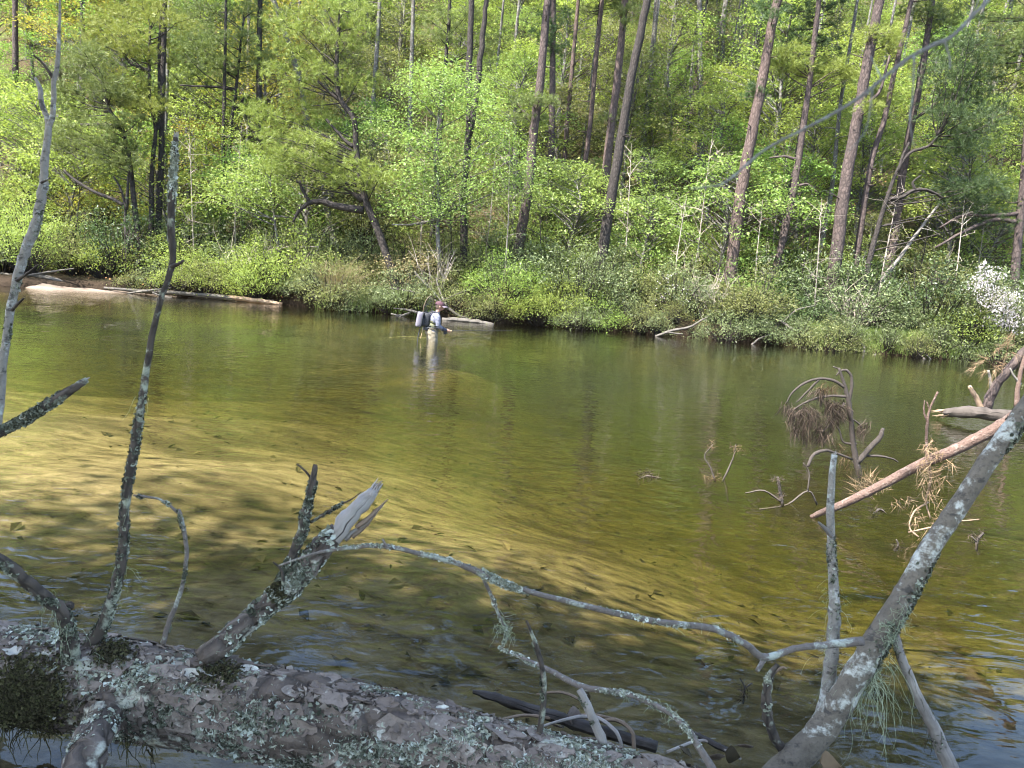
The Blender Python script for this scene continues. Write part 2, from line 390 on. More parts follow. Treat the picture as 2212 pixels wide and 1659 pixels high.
# ------------------------------------------------------------------ terrain
BX = np.array([-80, -30, -17.5, -15.7, -9.4, -7.1, -4.0, -0.9, 3.7, 9.8, 16.2, 30, 80.])
BY = np.array([27, 27, 26.9, 28.6, 29.5, 28.4, 28.4, 28.0, 28.9, 28.0, 27.4, 27, 26.])
def edge_y(x): return np.interp(x, BX, BY) + .18 * np.sin(x * 2.1) + .12 * np.sin(x * 4.7 + 1)
def near_y(x): return .75 + .25 * np.sin(x * .8) - np.maximum(0, np.abs(x) - 4) * .05
def terrain(x, y):
    x = np.asarray(x, float); y = np.asarray(y, float)
    d = y - edge_y(x)
    left = np.clip((-13.5 - x) / 3, 0, 1)
    bank = (.55 - .35 * left) * np.clip(d / .35 + .15, -1, 1) + .10 * np.clip(d, 0, 6)
    hill = np.maximum(0, d - 3.0); hill = .70 * hill * hill / (hill + 3.5)
    hill = np.where(d > 75, .70 * 72 * 72 / 75.5 + (np.minimum(hill, 60) - .70 * 72 * 72 / 75.5) * .25, hill)
    lump = .35 * np.sin(x * .35 + 1.3) * np.sin(y * .27) + .18 * np.sin(x * .9) * np.sin(y * .8 + .4)
    far = bank + hill + lump * np.clip(d / 8, 0, 1)
    n = near_y(x) - y
    near = .28 * np.clip(n / .5 + .1, -1.2, 1) + .12 * np.clip(n, 0, 5)
    rgt = np.clip((x + 5.0) / 9.5, 0, 1); rgt = rgt * rgt * (3 - 2 * rgt); st = 7.0 - 7.0 * rgt; k = np.clip((y - st) / 10.5, 0, 1); k = k * k * (3 - 2 * k)
    stand = np.exp(-((x + 2) / 2.2) ** 2 - ((y - 19.2) / 1.6) ** 2)
    depth = -(.30 + .45 * np.exp(-((y - 1.7) / .75) ** 2) + (.85 + .85 * rgt) * k * (1 - stand) + .48 * stand + .09 * np.sin(x * .5 + y * .3) + .05 * np.sin(x * 1.7 - y * 1.3))
    bed = depth * np.clip(np.minimum(-d, -n) / 2.2, 0, 1) ** .6
    return np.where(d > -.05, far, np.where(n > -.05, near, np.minimum(bed, -.02) - .0))
def grid(name, xs, ys, m, f, dz=0.0):
    X, Y = np.meshgrid(xs, ys); Z = f(X, Y) + dz; V = np.stack([X, Y, Z], -1).reshape(-1, 3)
    k = len(xs); i = (np.arange(len(ys) - 1)[:, None] * k + np.arange(k - 1)[None]).ravel()
    F = np.stack([i, i + 1, i + k + 1, i + k], 1)
    return link(name, mesh_arrays(name, V, F, True), m)
xs = np.concatenate([np.linspace(-80, -26, 20), np.linspace(-25, 25, 160), np.linspace(26, 80, 20)])
o = grid('wooded_hillside', xs, np.concatenate([np.linspace(26.2, 34, 60), np.linspace(34.5, 140, 90)]), M['ground'], lambda X, Y: np.where(Y - edge_y(X) > -.05, terrain(X, Y), -1.4)); tag(o, 'steep leaf-littered slope rising behind the far bank', None, kind='structure')
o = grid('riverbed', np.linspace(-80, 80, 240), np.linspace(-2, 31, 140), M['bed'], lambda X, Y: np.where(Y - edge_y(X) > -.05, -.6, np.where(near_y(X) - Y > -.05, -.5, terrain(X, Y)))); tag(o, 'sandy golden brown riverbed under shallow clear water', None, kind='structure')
o = grid('near_bank', np.linspace(-40, 40, 120), np.linspace(-45, 1.6, 70), M['ground'], lambda X, Y: np.where(near_y(X) - Y > -.05, terrain(X, Y), -.9)); tag(o, 'leafy near bank at the water edge', None, kind='structure')
wv = [(x, y, z) for z in (0, -2.4) for x, y in ((-80, -2), (80, -2), (80, 31), (-80, 31))]
o = link('river_water', mesh_arrays('river_water', np.array(wv), np.array([[0, 1, 2, 3], [7, 6, 5, 4], [0, 4, 5, 1], [1, 5, 6, 2], [2, 6, 7, 3], [3, 7, 4, 0]])), M['water']); tag(o, 'clear rippled river water reflecting the green woods', None, kind='structure')
def sandbar(X, Y):
    g = .34 * np.exp(-((X + 18.0) / 1.9) ** 2 - ((Y - 28.1) / .7) ** 2) + .16 * np.exp(-((X + 16.0) / 1.8) ** 2 - ((Y - 28.9) / .5) ** 2) + .12 * np.exp(-((X + 12) / 2.0) ** 2 - ((Y - 29.2) / .4) ** 2)
    return g * (1 + .12 * np.sin(X * 3 + Y)) - .06 - 1.2 * np.clip(.05 - g, 0, 1) * 20 * .5
o = grid('sandbar', np.linspace(-30, -8, 90), np.linspace(25.5, 31, 40), M['sand'], sandbar); tag(o, 'pale pinkish sandbar at the far edge of the river', None, kind='structure')

# ------------------------------------------------------------------ foliage generators (shared meshes)
def leaf_V(C, N, L, W, rng):
    n = len(C); t = unit(np.cross(N, rng.normal(0, 1, (n, 3)))); b = np.cross(N, t)
    L = np.asarray(L).reshape(-1, 1); W = np.asarray(W).reshape(-1, 1)
    return np.stack([C - t * L * .5, C + b * W * .5 + N * W * .15, C + t * L * .5 - N * L * .12, C - b * W * .5 + N * W * .15], 1)
def leaves_mesh(name, C, N, L, W, rng):
    V = leaf_V(C, N, L, W, rng).reshape(-1, 3); return mesh_arrays(name, V, np.arange(len(V)).reshape(-1, 4))
def clump_leaves(centres, rads, per, size, flat, rng, tilt=.8):
    C = []; N = []; LS = []
    for c, r in zip(centres, rads):
        sz = rng.uniform(.65, 1.4); m = max(6, int(per * r * r / sz ** 1.3)); d = rng.normal(0, .5, (m, 3)); d *= np.array([1, 1, flat]); d *= r
        d[:, 2] -= .22 * (d[:, 0] ** 2 + d[:, 1] ** 2) / max(r, .1)
        LS.append(np.full(m, sz)); C.append(c + d); N.append(unit(np.array([0, 0, 1.0]) + rng.normal(0, tilt, (m, 3)) * .6 + d * .25))
    C = np.vstack(C); N = np.vstack(N); L = size * rng.uniform(.65, 1.25, len(C)) * np.concatenate(LS)
    return C, N, L, L * .62
def needle_mesh(name, C, D, n, L, wd, rng, spread=.75):
    """C tufts, D their directions; n needles each, thin triangles"""
    k = len(C); d = unit(np.repeat(D, n, 0) + rng.normal(0, spread, (k * n, 3))); c = np.repeat(C, n, 0)
    ln = (L * rng.uniform(.7, 1.15, k * n))[:, None]; s = unit(np.cross(d, rng.normal(0, 1, (k * n, 3)))) * wd * .5
    c = c + rng.normal(0, .02, c.shape)
    V = np.stack([c - s, c + s, c + d * ln], 1).reshape(-1, 3); V[2::3, 2] -= .1 * ln[:, 0] * L
    return mesh_arrays(name, V, np.arange(len(V)).reshape(-1, 3))
def bez(a, b, c, n=5):
    t = np.linspace(0, 1, n)[:, None]; return (1 - t) ** 2 * a + 2 * t * (1 - t) * b + t * t * c
def limb(mb, a, b, r, rng, sag=.15, n=3, seg=5):
    m = (a + b) / 2 + rng.normal(0, .08, 3) * np.linalg.norm(b - a) + np.array([0, 0, sag * np.linalg.norm(b - a)])
    mb.tube(Path(bez(a, m, b, seg), np.linspace(r, r * .3, seg), 1), n, cap=False)

def broad_tree(seed, H, spread, nclump, leaf, per, low=.25, flat=.28, clr=(.45, .95)):
    """understory tree: layered leafy sprays. -> (trunk mesh, crown mesh)"""
    r = np.random.default_rng(seed); mb = MB()
    tp = np.array([[0, 0, -.3], [r.normal(0, .1), r.normal(0, .1), H * .35], [r.normal(0, .25), r.normal(0, .25), H * .7], [r.normal(0, .4), r.normal(0, .4), H]])
    P = Path(tp, np.array([.018, .014, .009, .003]) * H * .8, 4, .2, seed); mb.tube(P, 6, .06, seed, cap=False)
    cs = []; rs = []
    for i in range(nclump):
        z = H * (low + (1 - low) * r.uniform(0, 1) ** .8); k = (z / H - low) / (1 - low)
        R = spread * (.35 + .9 * math.sin(math.pi * min(1, .18 + .8 * k))) * math.sqrt(r.uniform(.08, 1)); a = r.uniform(0, 6.28)
        base = P.pt(np.array([min(.97, z / H)]), np.array([0.]))[0][0]
        c = np.array([base[0] + R * math.cos(a), base[1] + R * math.sin(a), z + R * .12]); cs.append(c); rs.append(r.uniform(*clr))
        s = P.pt(np.array([max(.1, min(.95, (z - .35 * R) / H))]), np.array([0.]), -.02)[0][0]
        limb(mb, s, c, .012 + .006 * R, r, .1)
    C, N, L, W = clump_leaves(cs, rs, per, leaf, flat, r)
    return mb, leaves_mesh('crown', C, N, L, W, r)
def mb_mesh(mb, name, m):
    o = mb.build(name, m); me = o.data; bpy.data.objects.remove(o); return me
def shrub(seed, R, H, nclump, leaf, per, flat=.6):
    r = np.random.default_rng(seed); mb = MB(); cs = []; rs = []
    for i in range(nclump):
        a = r.uniform(0, 6.28); q = math.sqrt(r.uniform(0, 1)); zz = H * math.sqrt(max(0, 1 - (q * .93) ** 2)) * r.uniform(.45, 1.04) if r.uniform() < .75 else H * r.uniform(.1, .5)
        c = np.array([R * q * math.cos(a), R * q * math.sin(a), max(.12, zz)]); cs.append(c); rs.append(r.uniform(.28, .55) * (.6 + .25 * R))
        b = np.array([c[0] * .18, c[1] * .18, -.2]); limb(mb, b, c, .022, r, .06, 3, 4)
    C, N, L, W = clump_leaves(cs, rs, per, leaf, flat, r, 1.1)
    return mb, leaves_mesh('foliage', C, N, L, W * .8, r)
def twig_shrub(seed, R, H, n):
    r = np.random.default_rng(seed); mb = MB()
    for i in range(n):
        a = r.uniform(0, 6.28); q = r.uniform(.3, 1); tip = np.array([R * q * math.cos(a), R * q * math.sin(a), H * r.uniform(.5, 1)])
        b = np.array([tip[0] * .1, tip[1] * .1, -.1]); limb(mb, b, tip, .02, r, .12, 3, 6)
        for j in range(5):
            s = b + (tip - b) * r.uniform(.3, .95); limb(mb, s, s + r.normal(0, .35, 3) + np.array([0, 0, .25]), .009, r, .05, 3, 4)
    return mb
def pine_crown(seed, H, R, nb, per=5, n=15, L=.2, wd=.016, droop=.0):
    """crown of a tall pine: limbs mb and needle mesh, base at z=0, top at H"""
    r = np.random.default_rng(seed); mb = MB(); C = []; D = []
    mb.tube(Path([[0, 0, -.5], [.05, 0, H * .5], [0, .05, H]], [.11, .07, .02], 3), 5, cap=False)
    for i in range(nb):
        k = r.uniform(0, 1); z = H * (.02 + .95 * k); ln = R * (.45 + .65 * math.sin(math.pi * min(1, .25 + .72 * k))) * r.uniform(.6, 1.1); a = r.uniform(0, 6.28)
        d = np.array([math.cos(a), math.sin(a), 0]); e = d * ln + np.array([0, 0, z + ln * r.uniform(-.05, .3) - droop]); s = np.array([0, 0, z])
        m = (s + e) / 2 + np.array([0, 0, -.08 * ln]); B = bez(s, m, e, 6); mb.tube(Path(B, np.linspace(.035, .01, 6), 1), 3, cap=False)
        for j in range(4 + int(ln * 2.2)):
            u = r.uniform(.35, 1); b = bez(s, m, e, 20)[int(u * 19)]; q = unit(d + r.normal(0, .7, 3) * np.array([1, 1, .35])) * r.uniform(.2, .75)
            tip = b + q + np.array([0, 0, .08]); mb.tube(Path(np.array([b, tip]), [.011, .005], 1), 3, cap=False)
            for t_ in range(per):
                C.append(b + (tip - b) * r.uniform(.35, 1.1) + r.normal(0, .08, 3)); D.append(unit(q + np.array([0, 0, .25]) + r.normal(0, .3, 3)))
    return mb, needle_mesh('crown', np.array(C), np.array(D), n, L, wd, r)
def pads_to_needles(pads, seed, n=16, L=.2, wd=.016, dens=26):
    r = np.random.default_rng(seed); C = []; D = []
    for c, rx, ry, rz in pads:
        m = int(dens * (rx + .2) * (ry + .2) * 3.2); d = r.normal(0, .48, (m, 3)); C.append(c + d * np.array([rx, ry, rz])); D.append(unit(d * np.array([1, 1, .4]) + np.array([0, 0, .45]) + r.normal(0, .25, (m, 3))))
    return needle_mesh('crown', np.vstack(C), np.vstack(D), n, L, wd, r)

BROAD = []
for i, (H, sp, nc, lf, per) in enumerate([(6.5, 2.1, 95, .115, 110), (7.5, 2.4, 110, .12, 100), (5.0, 1.9, 80, .11, 120), (9.0, 2.4, 120, .125, 95), (4.0, 1.6, 60, .10, 130), (8.0, 1.9, 100, .115, 105)]):
    mb, cr = broad_tree(100 + i, H, sp, nc, lf, per); BROAD.append((mb_mesh(mb, 'trunk', M['bark_grey']), cr, H))
SHRUB = []
for i, (R, H, nc, lf, per) in enumerate([(1.1, 1.6, 75, .075, 330), (1.4, 2.1, 95, .08, 280), (1.2, 2.6, 95, .08, 280), (.9, 1.1, 60, .07, 360), (1.6, 1.7, 95, .08, 270)]):
    mb, cr = shrub(200 + i, R, H, nc, lf, per); SHRUB.append((mb_mesh(mb, 'stems', M['bark_dark']), cr, H))
TWIG = [mb_mesh(twig_shrub(300 + i, 1.1, 1.7, 16), 'twigs', M['wood_grey']) for i in range(3)]
PINEC = []
for i, (H, R, nb) in enumerate([(6.5, 2.3, 60), (7.5, 2.0, 62), (5.5, 2.6, 56)]):
    mb, cr = pine_crown(400 + i, H, R, nb); PINEC.append((mb_mesh(mb, 'limbs', M['bark_dark']), cr, H))

def put_tree(x, y, v, m, label, group=None, s=1.0, name='understory_tree', cat='tree', rz=None, z=None):
    t = thing(name, label, cat, (x, y, (terrain(x, y) if z is None else z)), group, random.uniform(0, 6.28) if rz is None else rz)
    t.scale = (s, s, s)
    link('trunk', BROAD[v][0], M['bark_grey'], t); link('crown', BROAD[v][1], m, t); return t
def put_shrub(x, y, v, m, label, group=None, s=1.0, name='bank_shrub', z=None, sz=None):
    t = thing(name, label, 'shrub', (x, y, (float(terrain(x, y)) if z is None else z)), group, random.uniform(0, 6.28))
    t.scale = (s, s, sz or s)
    link('stems', SHRUB[v][0], M['bark_dark'], t); link('foliage', SHRUB[v][1], m, t); return t
#@@PART2
# ------------------------------------------------------------------ the far bank: trees one can tell apart
def hit(px, py):
    """where the line of sight meets the hillside"""
    v = ray(px, py); v = v / v[1]
    for Y in np.arange(27.5, 120, .2):
        p = CAM + v * Y
        if Y > edge_y(p[0]) + .3 and p[2] <= terrain(p[0], p[1]): return Y
    return 90.0
def z1(pts): return [(q[0] * .405, q[1] * .405) + tuple(q[2:]) for q in pts]
def z2(pts): return [(549 + q[0] * .459, q[1] * .459) + tuple(q[2:]) for q in pts]
def z4(pts): return [(1504 + q[0] * .48, q[1] * .48) + tuple(q[2:]) for q in pts]
LAND = [('the tall dead snag', [24, 93, 117, 129], [672, 405, 170, 0])]
SHORT = {1: 'the thick dark left pine', 2: 'the yellow-tiered pine', 4: 'the leaning crooked pine', 10: 'the corner trunk', 13: 'the tall dark trunk', 20: 'the olive-boughed pine', 21: 'the S-bent pine', 22: 'the mint maple', 24: 'the forked pine',
         26: 'the stout reddish pine', 27: 'the slate-brown pine', 29: 'the slim leaning pine', 33: 'the charcoal pine', 35: 'the grey centre trunk', 36: 'the broken-topped snag', 38: 'the thick pinkish pine', 39: 'the pale sunlit pine', 41: 'the thickest brown pine', 44: 'the crooked dark pine', 45: 'the tall brown pine', 47: 'the right-edge grey trunk', 60: 'the upslope grey trunk', 30: 'the maple-backing trunk', 31: 'the pale upright trunk'}
def beside(p, marks):
    px, py = proj(p); best = None
    for s, X, Y in marks:
        k = np.argsort(Y); x = float(np.interp(py, np.array(Y, float)[k], np.array(X, float)[k])); d = px - x
        if best is None or abs(d) < abs(best[0]): best = (d, s)
    d, s = best
    return ('right behind ' if abs(d) < 14 else ('just left of ' if d > -50 else 'well left of ') if d < 0 else ('just right of ' if d < 50 else 'well right of ')) + s
USED = set()
def uniq(l, suf):
    k = 0
    while l in USED:
        l += suf; k += 1
    USED.add(l); return l
def forest_tree(name, pts, w, m, label, Y=None, crown=None, limbs=(), pads=None, pad_mat=None, pad_px=34, pad_flat=.5, needle=True, seed=0, ext=3.6, group=None, dens=26, per=190, leaf=.1):
    r = np.random.default_rng(1000 + seed); Y = Y or hit(*pts[0])
    P = [at(x, y, Y) for x, y in pts]
    d = P[0] - P[1]; b = P[0].copy()
    zt = float(terrain(b[0], b[1])) - .25
    if b[2] > zt: b = b + d / abs(d[2]) * min(b[2] - zt, 3.0); b[2] = min(b[2], float(terrain(b[0], b[1])) - .25)
    Q = [b] + (P if np.linalg.norm(P[0] - b) > .3 else P[1:]); top = Q[-1]
    if crown is not None:
        u = unit(Q[-1] - Q[-2]); top = Q[-1] + u * ext; Q.append(top)
    Q = np.array(Q); r0 = px2m(P[0], w) / 2; Ht = Q[-1][2] - Q[0][2]
    R = r0 * (1.12 - (.55 if crown is not None else .75) * (Q[:, 2] - Q[0][2]) / max(Ht, .1)); R[0] *= 1.25
    if seed in SHORT: LAND.append((SHORT[seed], [q[0] for q in pts], [q[1] for q in pts]))
    base = Q[0] + np.array([0, 0, .25]); t = thing(name, label, 'tree', base, group)
    Pa = Path(Q, R, 5, .05, seed); mb = MB(); mb.tube(Pa, 10, .06, seed)
    for k in range(5):  # short dead snags on the stem
        u = r.uniform(.25, .9); p, n, T = Pa.pt(np.array([u]), np.array([r.uniform(0, 6.28)])); L = r.uniform(.15, .8)
        e = p[0] + n[0] * L + np.array([0, 0, r.uniform(-.1, .3) * L]); mb.tube(Path(bez(p[0] - n[0] * .05, (p[0] + e) / 2 + r.normal(0, .06, 3), e, 4), np.linspace(.03, .008, 4), 1), 4, cap=False)
    mb.build('trunk', m, t, base)
    for lp in limbs:
        pos, rad = branch_px([(q[0], q[1], q[2] / 2, Y + (q[3] if len(q) > 3 else 0)) for q in lp]); mb = MB(); mb.tube(Path(pos, rad, 4, .12, seed), 7, .08, seed); mb.build('limb', m, t, base)
    if crown is not None:
        v, cm, s = crown; s *= .95; lm, cr, H = PINEC[v]
        a = link('limbs', lm, M['bark_dark'], t, Vector(top - base - np.array([0, 0, .4]))); c = link('crown', cr, cm, t, a.location)
        rz = r.uniform(0, 6.28)
        for q in (a, c): q.rotation_euler = (0, 0, rz); q.scale = (s, s, s)
    if pads is not None:
        pc = []; mbl = MB()
        for (x, y) in pads:
            dy = r.uniform(-1.0, 1.0); c = at(x, y, Y + dy); k = px2m(c, pad_px) * r.uniform(.75, 1.25); pc.append((c, k, k * r.uniform(.8, 1.4), k * pad_flat))
            i = np.argmin(np.linalg.norm(Pa.P - (c + np.array([0, 0, -.45 * abs(c[0] - Pa.P[:, 0].mean()) - .2])), axis=1)); limb(mbl, Pa.P[i], c, .03, r, -.05, 4, 6)
            for q in range(3): limb(mbl, c + (Pa.P[i] - c) * r.uniform(.05, .4), c + r.normal(0, .4, 3) * np.array([k, k, k * .4]) * 1.6, .012, r, 0, 3, 4)
        mbl.build('limbs', m, t, base)
        if needle: me = pads_to_needles([(c - base, a, b_, e) for c, a, b_, e in pc], seed, dens=dens)
        else:
            C, N, L, W = clump_leaves([c - base for c, *_ in pc], [max(a, b_) for _, a, b_, _ in pc], per, leaf, .45, r); me = leaves_mesh('crown', C, N, L, W, r)
        link('crown', me, pad_mat, t)
    return t

PM = lambda *zz: [z for z in zz]
# left group
forest_tree('pine_tree', z1([(840, 1275), (858, 900), (866, 500), (875, 200), (880, -40)]), 12, M['bark_dark'], 'straight dark pine, the thicker of the pair right of the paired left stems', 31.5, (0, M['needle_green'], 1.0), seed=1)
forest_tree('pine_tree', z1([(806, 1295), (812, 900), (830, 690), (800, 540), (796, 300), (800, 160)]), 11, M['bark_dark'], 'kinked thin dark pine carrying yellow-green needle layers at the upper left', 31.2,
    limbs=[z1([(832, 690, 9), (850, 640, 7, .2), (850, 300, 6, .3), (862, 20, 4, .3)]), z1([(800, 380, 7), (700, 340, 5), (640, 250, 4), (560, 130, 3)]), z1([(800, 290, 6), (720, 250, 4), (620, 150, 3)])],
    pads=z1([(560, 100), (650, 60), (760, 40), (620, 180), (700, 200), (540, 230), (830, 110), (870, 230), (760, 280), (640, 270), (700, 440), (760, 470), (740, 520), (800, 560), (850, 550), (700, 560), (500, 130), (900, 330), (860, 30), (460, 200), (940, 120), (680, 120)]), pad_mat=M['needle_yellow'], seed=2)
forest_tree('pine_tree', z1([(884, 640), (892, 400), (905, -20)]), 8, M['bark_grey'], 'slim pale-barked trunk just right of the dark left pines', 36, (1, M['needle_green'], .9), seed=3)
forest_tree('pine_tree', z1([(738, 1265), (712, 1050), (690, 850), (650, 680), (590, 595), (560, 500), (530, 360)]), 12, M['bark_dark'], 'leaning crooked pine with green needle tiers beside the tall dead snag', 30.3,
    limbs=[z1([(645, 680, 9), (560, 665, 6), (430, 665, 5)]), z1([(690, 880, 8), (620, 760, 5), (540, 720, 4)])],
    pads=z1([(450, 280), (520, 330), (430, 400), (380, 480), (480, 470), (560, 430), (600, 480), (650, 530), (500, 560), (420, 620), (360, 560), (560, 650), (600, 700), (520, 760), (620, 770), (680, 780), (470, 780), (560, 840), (640, 860), (420, 730), (340, 670), (700, 860), (590, 920), (650, 640), (330, 760), (390, 330), (280, 700), (320, 480), (740, 640)]), pad_mat=M['needle_green'], seed=4)
forest_tree('bare_limbed_tree', z1([(672, 1195), (665, 1080), (640, 1000), (605, 940)]), 9, M['bark_dark'], 'small dark tree throwing one long bare limb out toward the left', 30.0,
    limbs=[z1([(660, 1095, 8), (600, 1060, 7), (500, 1020, 6), (400, 960, 5), (340, 905, 3)]), z1([(675, 1120, 7), (682, 980, 5), (690, 900, 3)])], seed=5)
for i, (q, w_, mm, lab, Y) in enumerate([
    ([(85, 480), (82, 200), (80, -20)], 10, 'bark_pine', 'brown trunk at the far upper left corner of the wood', 42),
    ([(436, 720), (440, 400), (440, -20)], 11, 'bark_dark', 'dark upright trunk behind the leaning crooked pine', 40),
    ([(392, 300), (390, -20)], 8, 'bark_pine', 'short stretch of brown trunk high on the slope left of the yellow-tiered pine', 50),
    ([(1384, 900), (1382, 500), (1386, 60), (1386, -20)], 13, 'bark_dark', 'tall dark trunk rising left of the S-bent pine', 36),
    ([(1325, 560), (1325, 200), (1330, -20)], 7, 'bark_grey', 'thin grey trunk beside the tall dark trunk left of the S-bent pine', 42),
    ([(1620, 560), (1590, 400), (1480, 60), (1440, -40)], 13, 'bark_grey', 'grey trunk leaning left behind the S-bent pine', 40),
    ([(1190, 1020), (1192, 700), (1200, 300)], 8, 'bark_dark', 'slender dark stem over the pale sprigs near mid left', 35)]):
    forest_tree('pine_tree', z1(q), w_, M[mm], lab, Y, (i % 3, M['needle_green'], 1.0), seed=10 + i, ext=4)
forest_tree('pine_tree', z1([(1235, 660), (1255, 520), (1280, 270), (1300, 100)]), 10, M['bark_dark'], 'dark pine with spreading olive needle boughs between the left pines and S-bent pine', 35.5,
    limbs=[z1([(1250, 480, 6), (1170, 465, 5), (1060, 460, 4), (960, 455, 3)]), z1([(1240, 600, 6), (1290, 540, 4), (1300, 520, 3)])],
    pads=z1([(1000, 60), (1100, 40), (1200, 90), (1050, 130), (1300, 60), (1380, 40), (1150, 200), (1250, 220), (1080, 260), (980, 330), (1150, 340), (1050, 400), (950, 440), (1150, 430), (1250, 400), (1330, 200), (1420, 150), (1350, 330), (1200, 310), (1000, 200), (1440, 300), (960, 250), (900, 420)]), pad_mat=M['needle_green'], seed=20, pad_px=36)
# S-bent pine
forest_tree('s_bent_pine_tree', z2([(700, 1425), (640, 1250), (580, 1080), (530, 960), (510, 880), (482, 720), (468, 560), (402, 460), (388, 300), (405, 70), (410, 10)]), 17, M['bark_dark'], 'leaning S-bent pine with a heavy crooked limb over the water left of the angler', 29.4,
    limbs=[z2([(515, 988, 17), (380, 970, 14), (320, 948, 12), (262, 955, 10), (205, 1000, 7), (185, 1045, 4)]), z2([(262, 950, 8), (225, 890, 6), (215, 850, 4)]), z2([(512, 945, 13), (440, 890, 9), (360, 882, 6)]),
           z2([(468, 690, 10), (420, 655, 7), (340, 560, 4)]), z2([(402, 470, 9), (360, 440, 6), (300, 380, 4)]), z2([(520, 900, 9), (560, 800, 5)])],
    pads=z2([(250, 60), (400, 60), (480, 130), (200, 130), (120, 100), (330, 180), (440, 200), (160, 220), (260, 270), (120, 340), (420, 350), (480, 400), (300, 330), (200, 400), (250, 500), (330, 560), (200, 570), (80, 560), (150, 650), (60, 640), (250, 650), (350, 680), (120, 720), (250, 780), (100, 800), (400, 800), (480, 770), (560, 850), (600, 820), (330, 840), (440, 850), (20, 520), (20, 700), (540, 380), (330, 20), (500, 40), (170, 790), (300, 730)]), pad_mat=M['needle_yellow'], seed=21, pad_px=36)
# mint maple in front of forked pine
forest_tree('mint_maple_tree', z2([(872, 1395), (868, 1200), (862, 1040), (870, 900), (850, 760), (870, 520), (880, 400)]), 10, M['bark_grey'], 'pale mint-green leafy maple over the bank above the angler', 29.5,
    limbs=[z2([(866, 1045, 8), (830, 980, 6), (845, 900, 4)]), z2([(868, 1030, 7), (760, 1055, 5), (650, 1058, 3)]), z2([(866, 960, 6), (930, 980, 5), (950, 920, 4), (1010, 905, 3)])],
    pads=z2([(850, 350), (760, 330), (920, 330), (820, 420), (960, 400), (720, 400), (1040, 420), (900, 480), (800, 480), (1080, 480), (760, 780), (850, 760), (940, 800), (1040, 760), (1130, 700), (1200, 650), (1250, 750), (1180, 820), (1080, 860), (980, 880), (870, 850), (800, 850), (1280, 830), (1230, 880), (660, 600), (600, 560), (740, 640), (1150, 620), (700, 880), (640, 950), (760, 960), (850, 980), (1000, 960), (900, 960), (820, 660), (950, 700), (880, 600)]), pad_mat=M['leaf_mint'], needle=False, seed=22, pad_px=50, per=430, leaf=.095)
forest_tree('mint_maple_tree', z1([(1480, 1285), (1455, 1100), (1440, 950)]), 7, M['bark_grey'], 'small mint-green sapling with white stem left of the heavy crooked limb', 30.2,
    limbs=[z1([(1470, 1180, 5), (1380, 1130, 3), (1330, 1100, 2)]), z1([(1465, 1150, 5), (1540, 1160, 3)])],
    pads=z1([(1220, 950), (1300, 930), (1380, 900), (1160, 1030), (1250, 1020), (1340, 1000), (1420, 980), (1500, 1000), (1400, 1060), (1270, 1090), (1370, 850), (1450, 860), (1560, 1030)]), pad_mat=M['leaf_mint'], needle=False, seed=23, pad_px=46, per=380, leaf=.09)
forest_tree('forked_pine_tree', z2([(985, 1300), (990, 900), (1010, 610), (1012, 330), (1022, 60), (1022, -20)]), 16, M['bark_dark'], 'dark forked pine standing behind the mint-green maple', 31.5, (0, M['needle_dark'], 1.0),
    limbs=[z2([(1012, 640, 15), (1040, 480, 13), (1060, 330, 12), (1080, 120, 10), (1095, -20, 9)])], seed=24)
forest_tree('pine_tree', z2([(900, 300), (915, 150), (920, -20)]), 9, M['bark_dark'], 'dark stem with short needle tufts left of the forked pine top', 34, (1, M['needle_green'], .8),
    pads=z2([(830, 100), (880, 60), (950, 120), (1010, 60), (1060, 200), (1100, 240), (900, 180), (860, 160), (1120, 180)]), pad_mat=M['needle_green'], seed=25, pad_px=26)
forest_tree('pine_tree', z2([(1240, 1215), (1265, 1040), (1292, 870), (1318, 600), (1345, 400), (1375, 60), (1385, -20)]), 21, M['bark_pine'], 'stout reddish-brown pine right of the mint maple, bark split at mid height', 32.0, (2, M['needle_green'], 1.0),
    pads=z2([(1290, 470), (1345, 470), (1400, 480), (1270, 545), (1350, 560), (1230, 480)]), pad_mat=M['needle_green'], seed=26, pad_px=20)
forest_tree('pine_tree', z2([(1388, 1045), (1395, 800), (1402, 500), (1407, 100), (1408, -20)]), 15, M['bark_pine'], 'straight slate-brown pine right beside the stout reddish pine', 35.5, (1, M['needle_dark'], 1.0),
    pads=z2([(1380, 60), (1430, 120), (1350, 150), (1430, 230), (1380, 200), (1450, 50)]), pad_mat=M['needle_dark'], seed=27, pad_px=22)
forest_tree('pine_tree', z2([(1450, 910), (1468, 650), (1490, 400), (1512, 150), (1527, -20)]), 10, M['bark_red'], 'slim pinkish pine second right of the slate-brown pine', 40, (0, M['needle_green'], .8), seed=28)
forest_tree('pine_tree', z2([(1522, 1020), (1550, 820), (1580, 600), (1608, 300), (1640, -20)]), 11, M['bark_red'], 'slim pinkish-brown leaning pine left of the tallest crossing pair', 38, (1, M['needle_green'], .8), seed=29)
forest_tree('hardwood_tree', z2([(720, 930), (735, 500), (750, -20)]), 10, M['bark_grey'], 'pale grey trunk behind the top of the mint maple', 40, (2, M['needle_green'], .8), seed=30)
forest_tree('hardwood_tree', z2([(545, 900), (560, 480), (580, 200), (592, -20)]), 10, M['bark_grey'], 'pale grey trunk just right of the S-bent pine top', 41, (2, M['needle_green'], .8), seed=31)
forest_tree('hardwood_tree', z2([(365, 1095), (345, 1000), (325, 850), (320, 700)]), 17, M['bark_grey'], 'short grey trunk below the S-bent pine boughs', 34, seed=32)
z3 = lambda pts: [(1097 + q[0] * .4696, q[1] * .4696) + tuple(q[2:]) for q in pts]
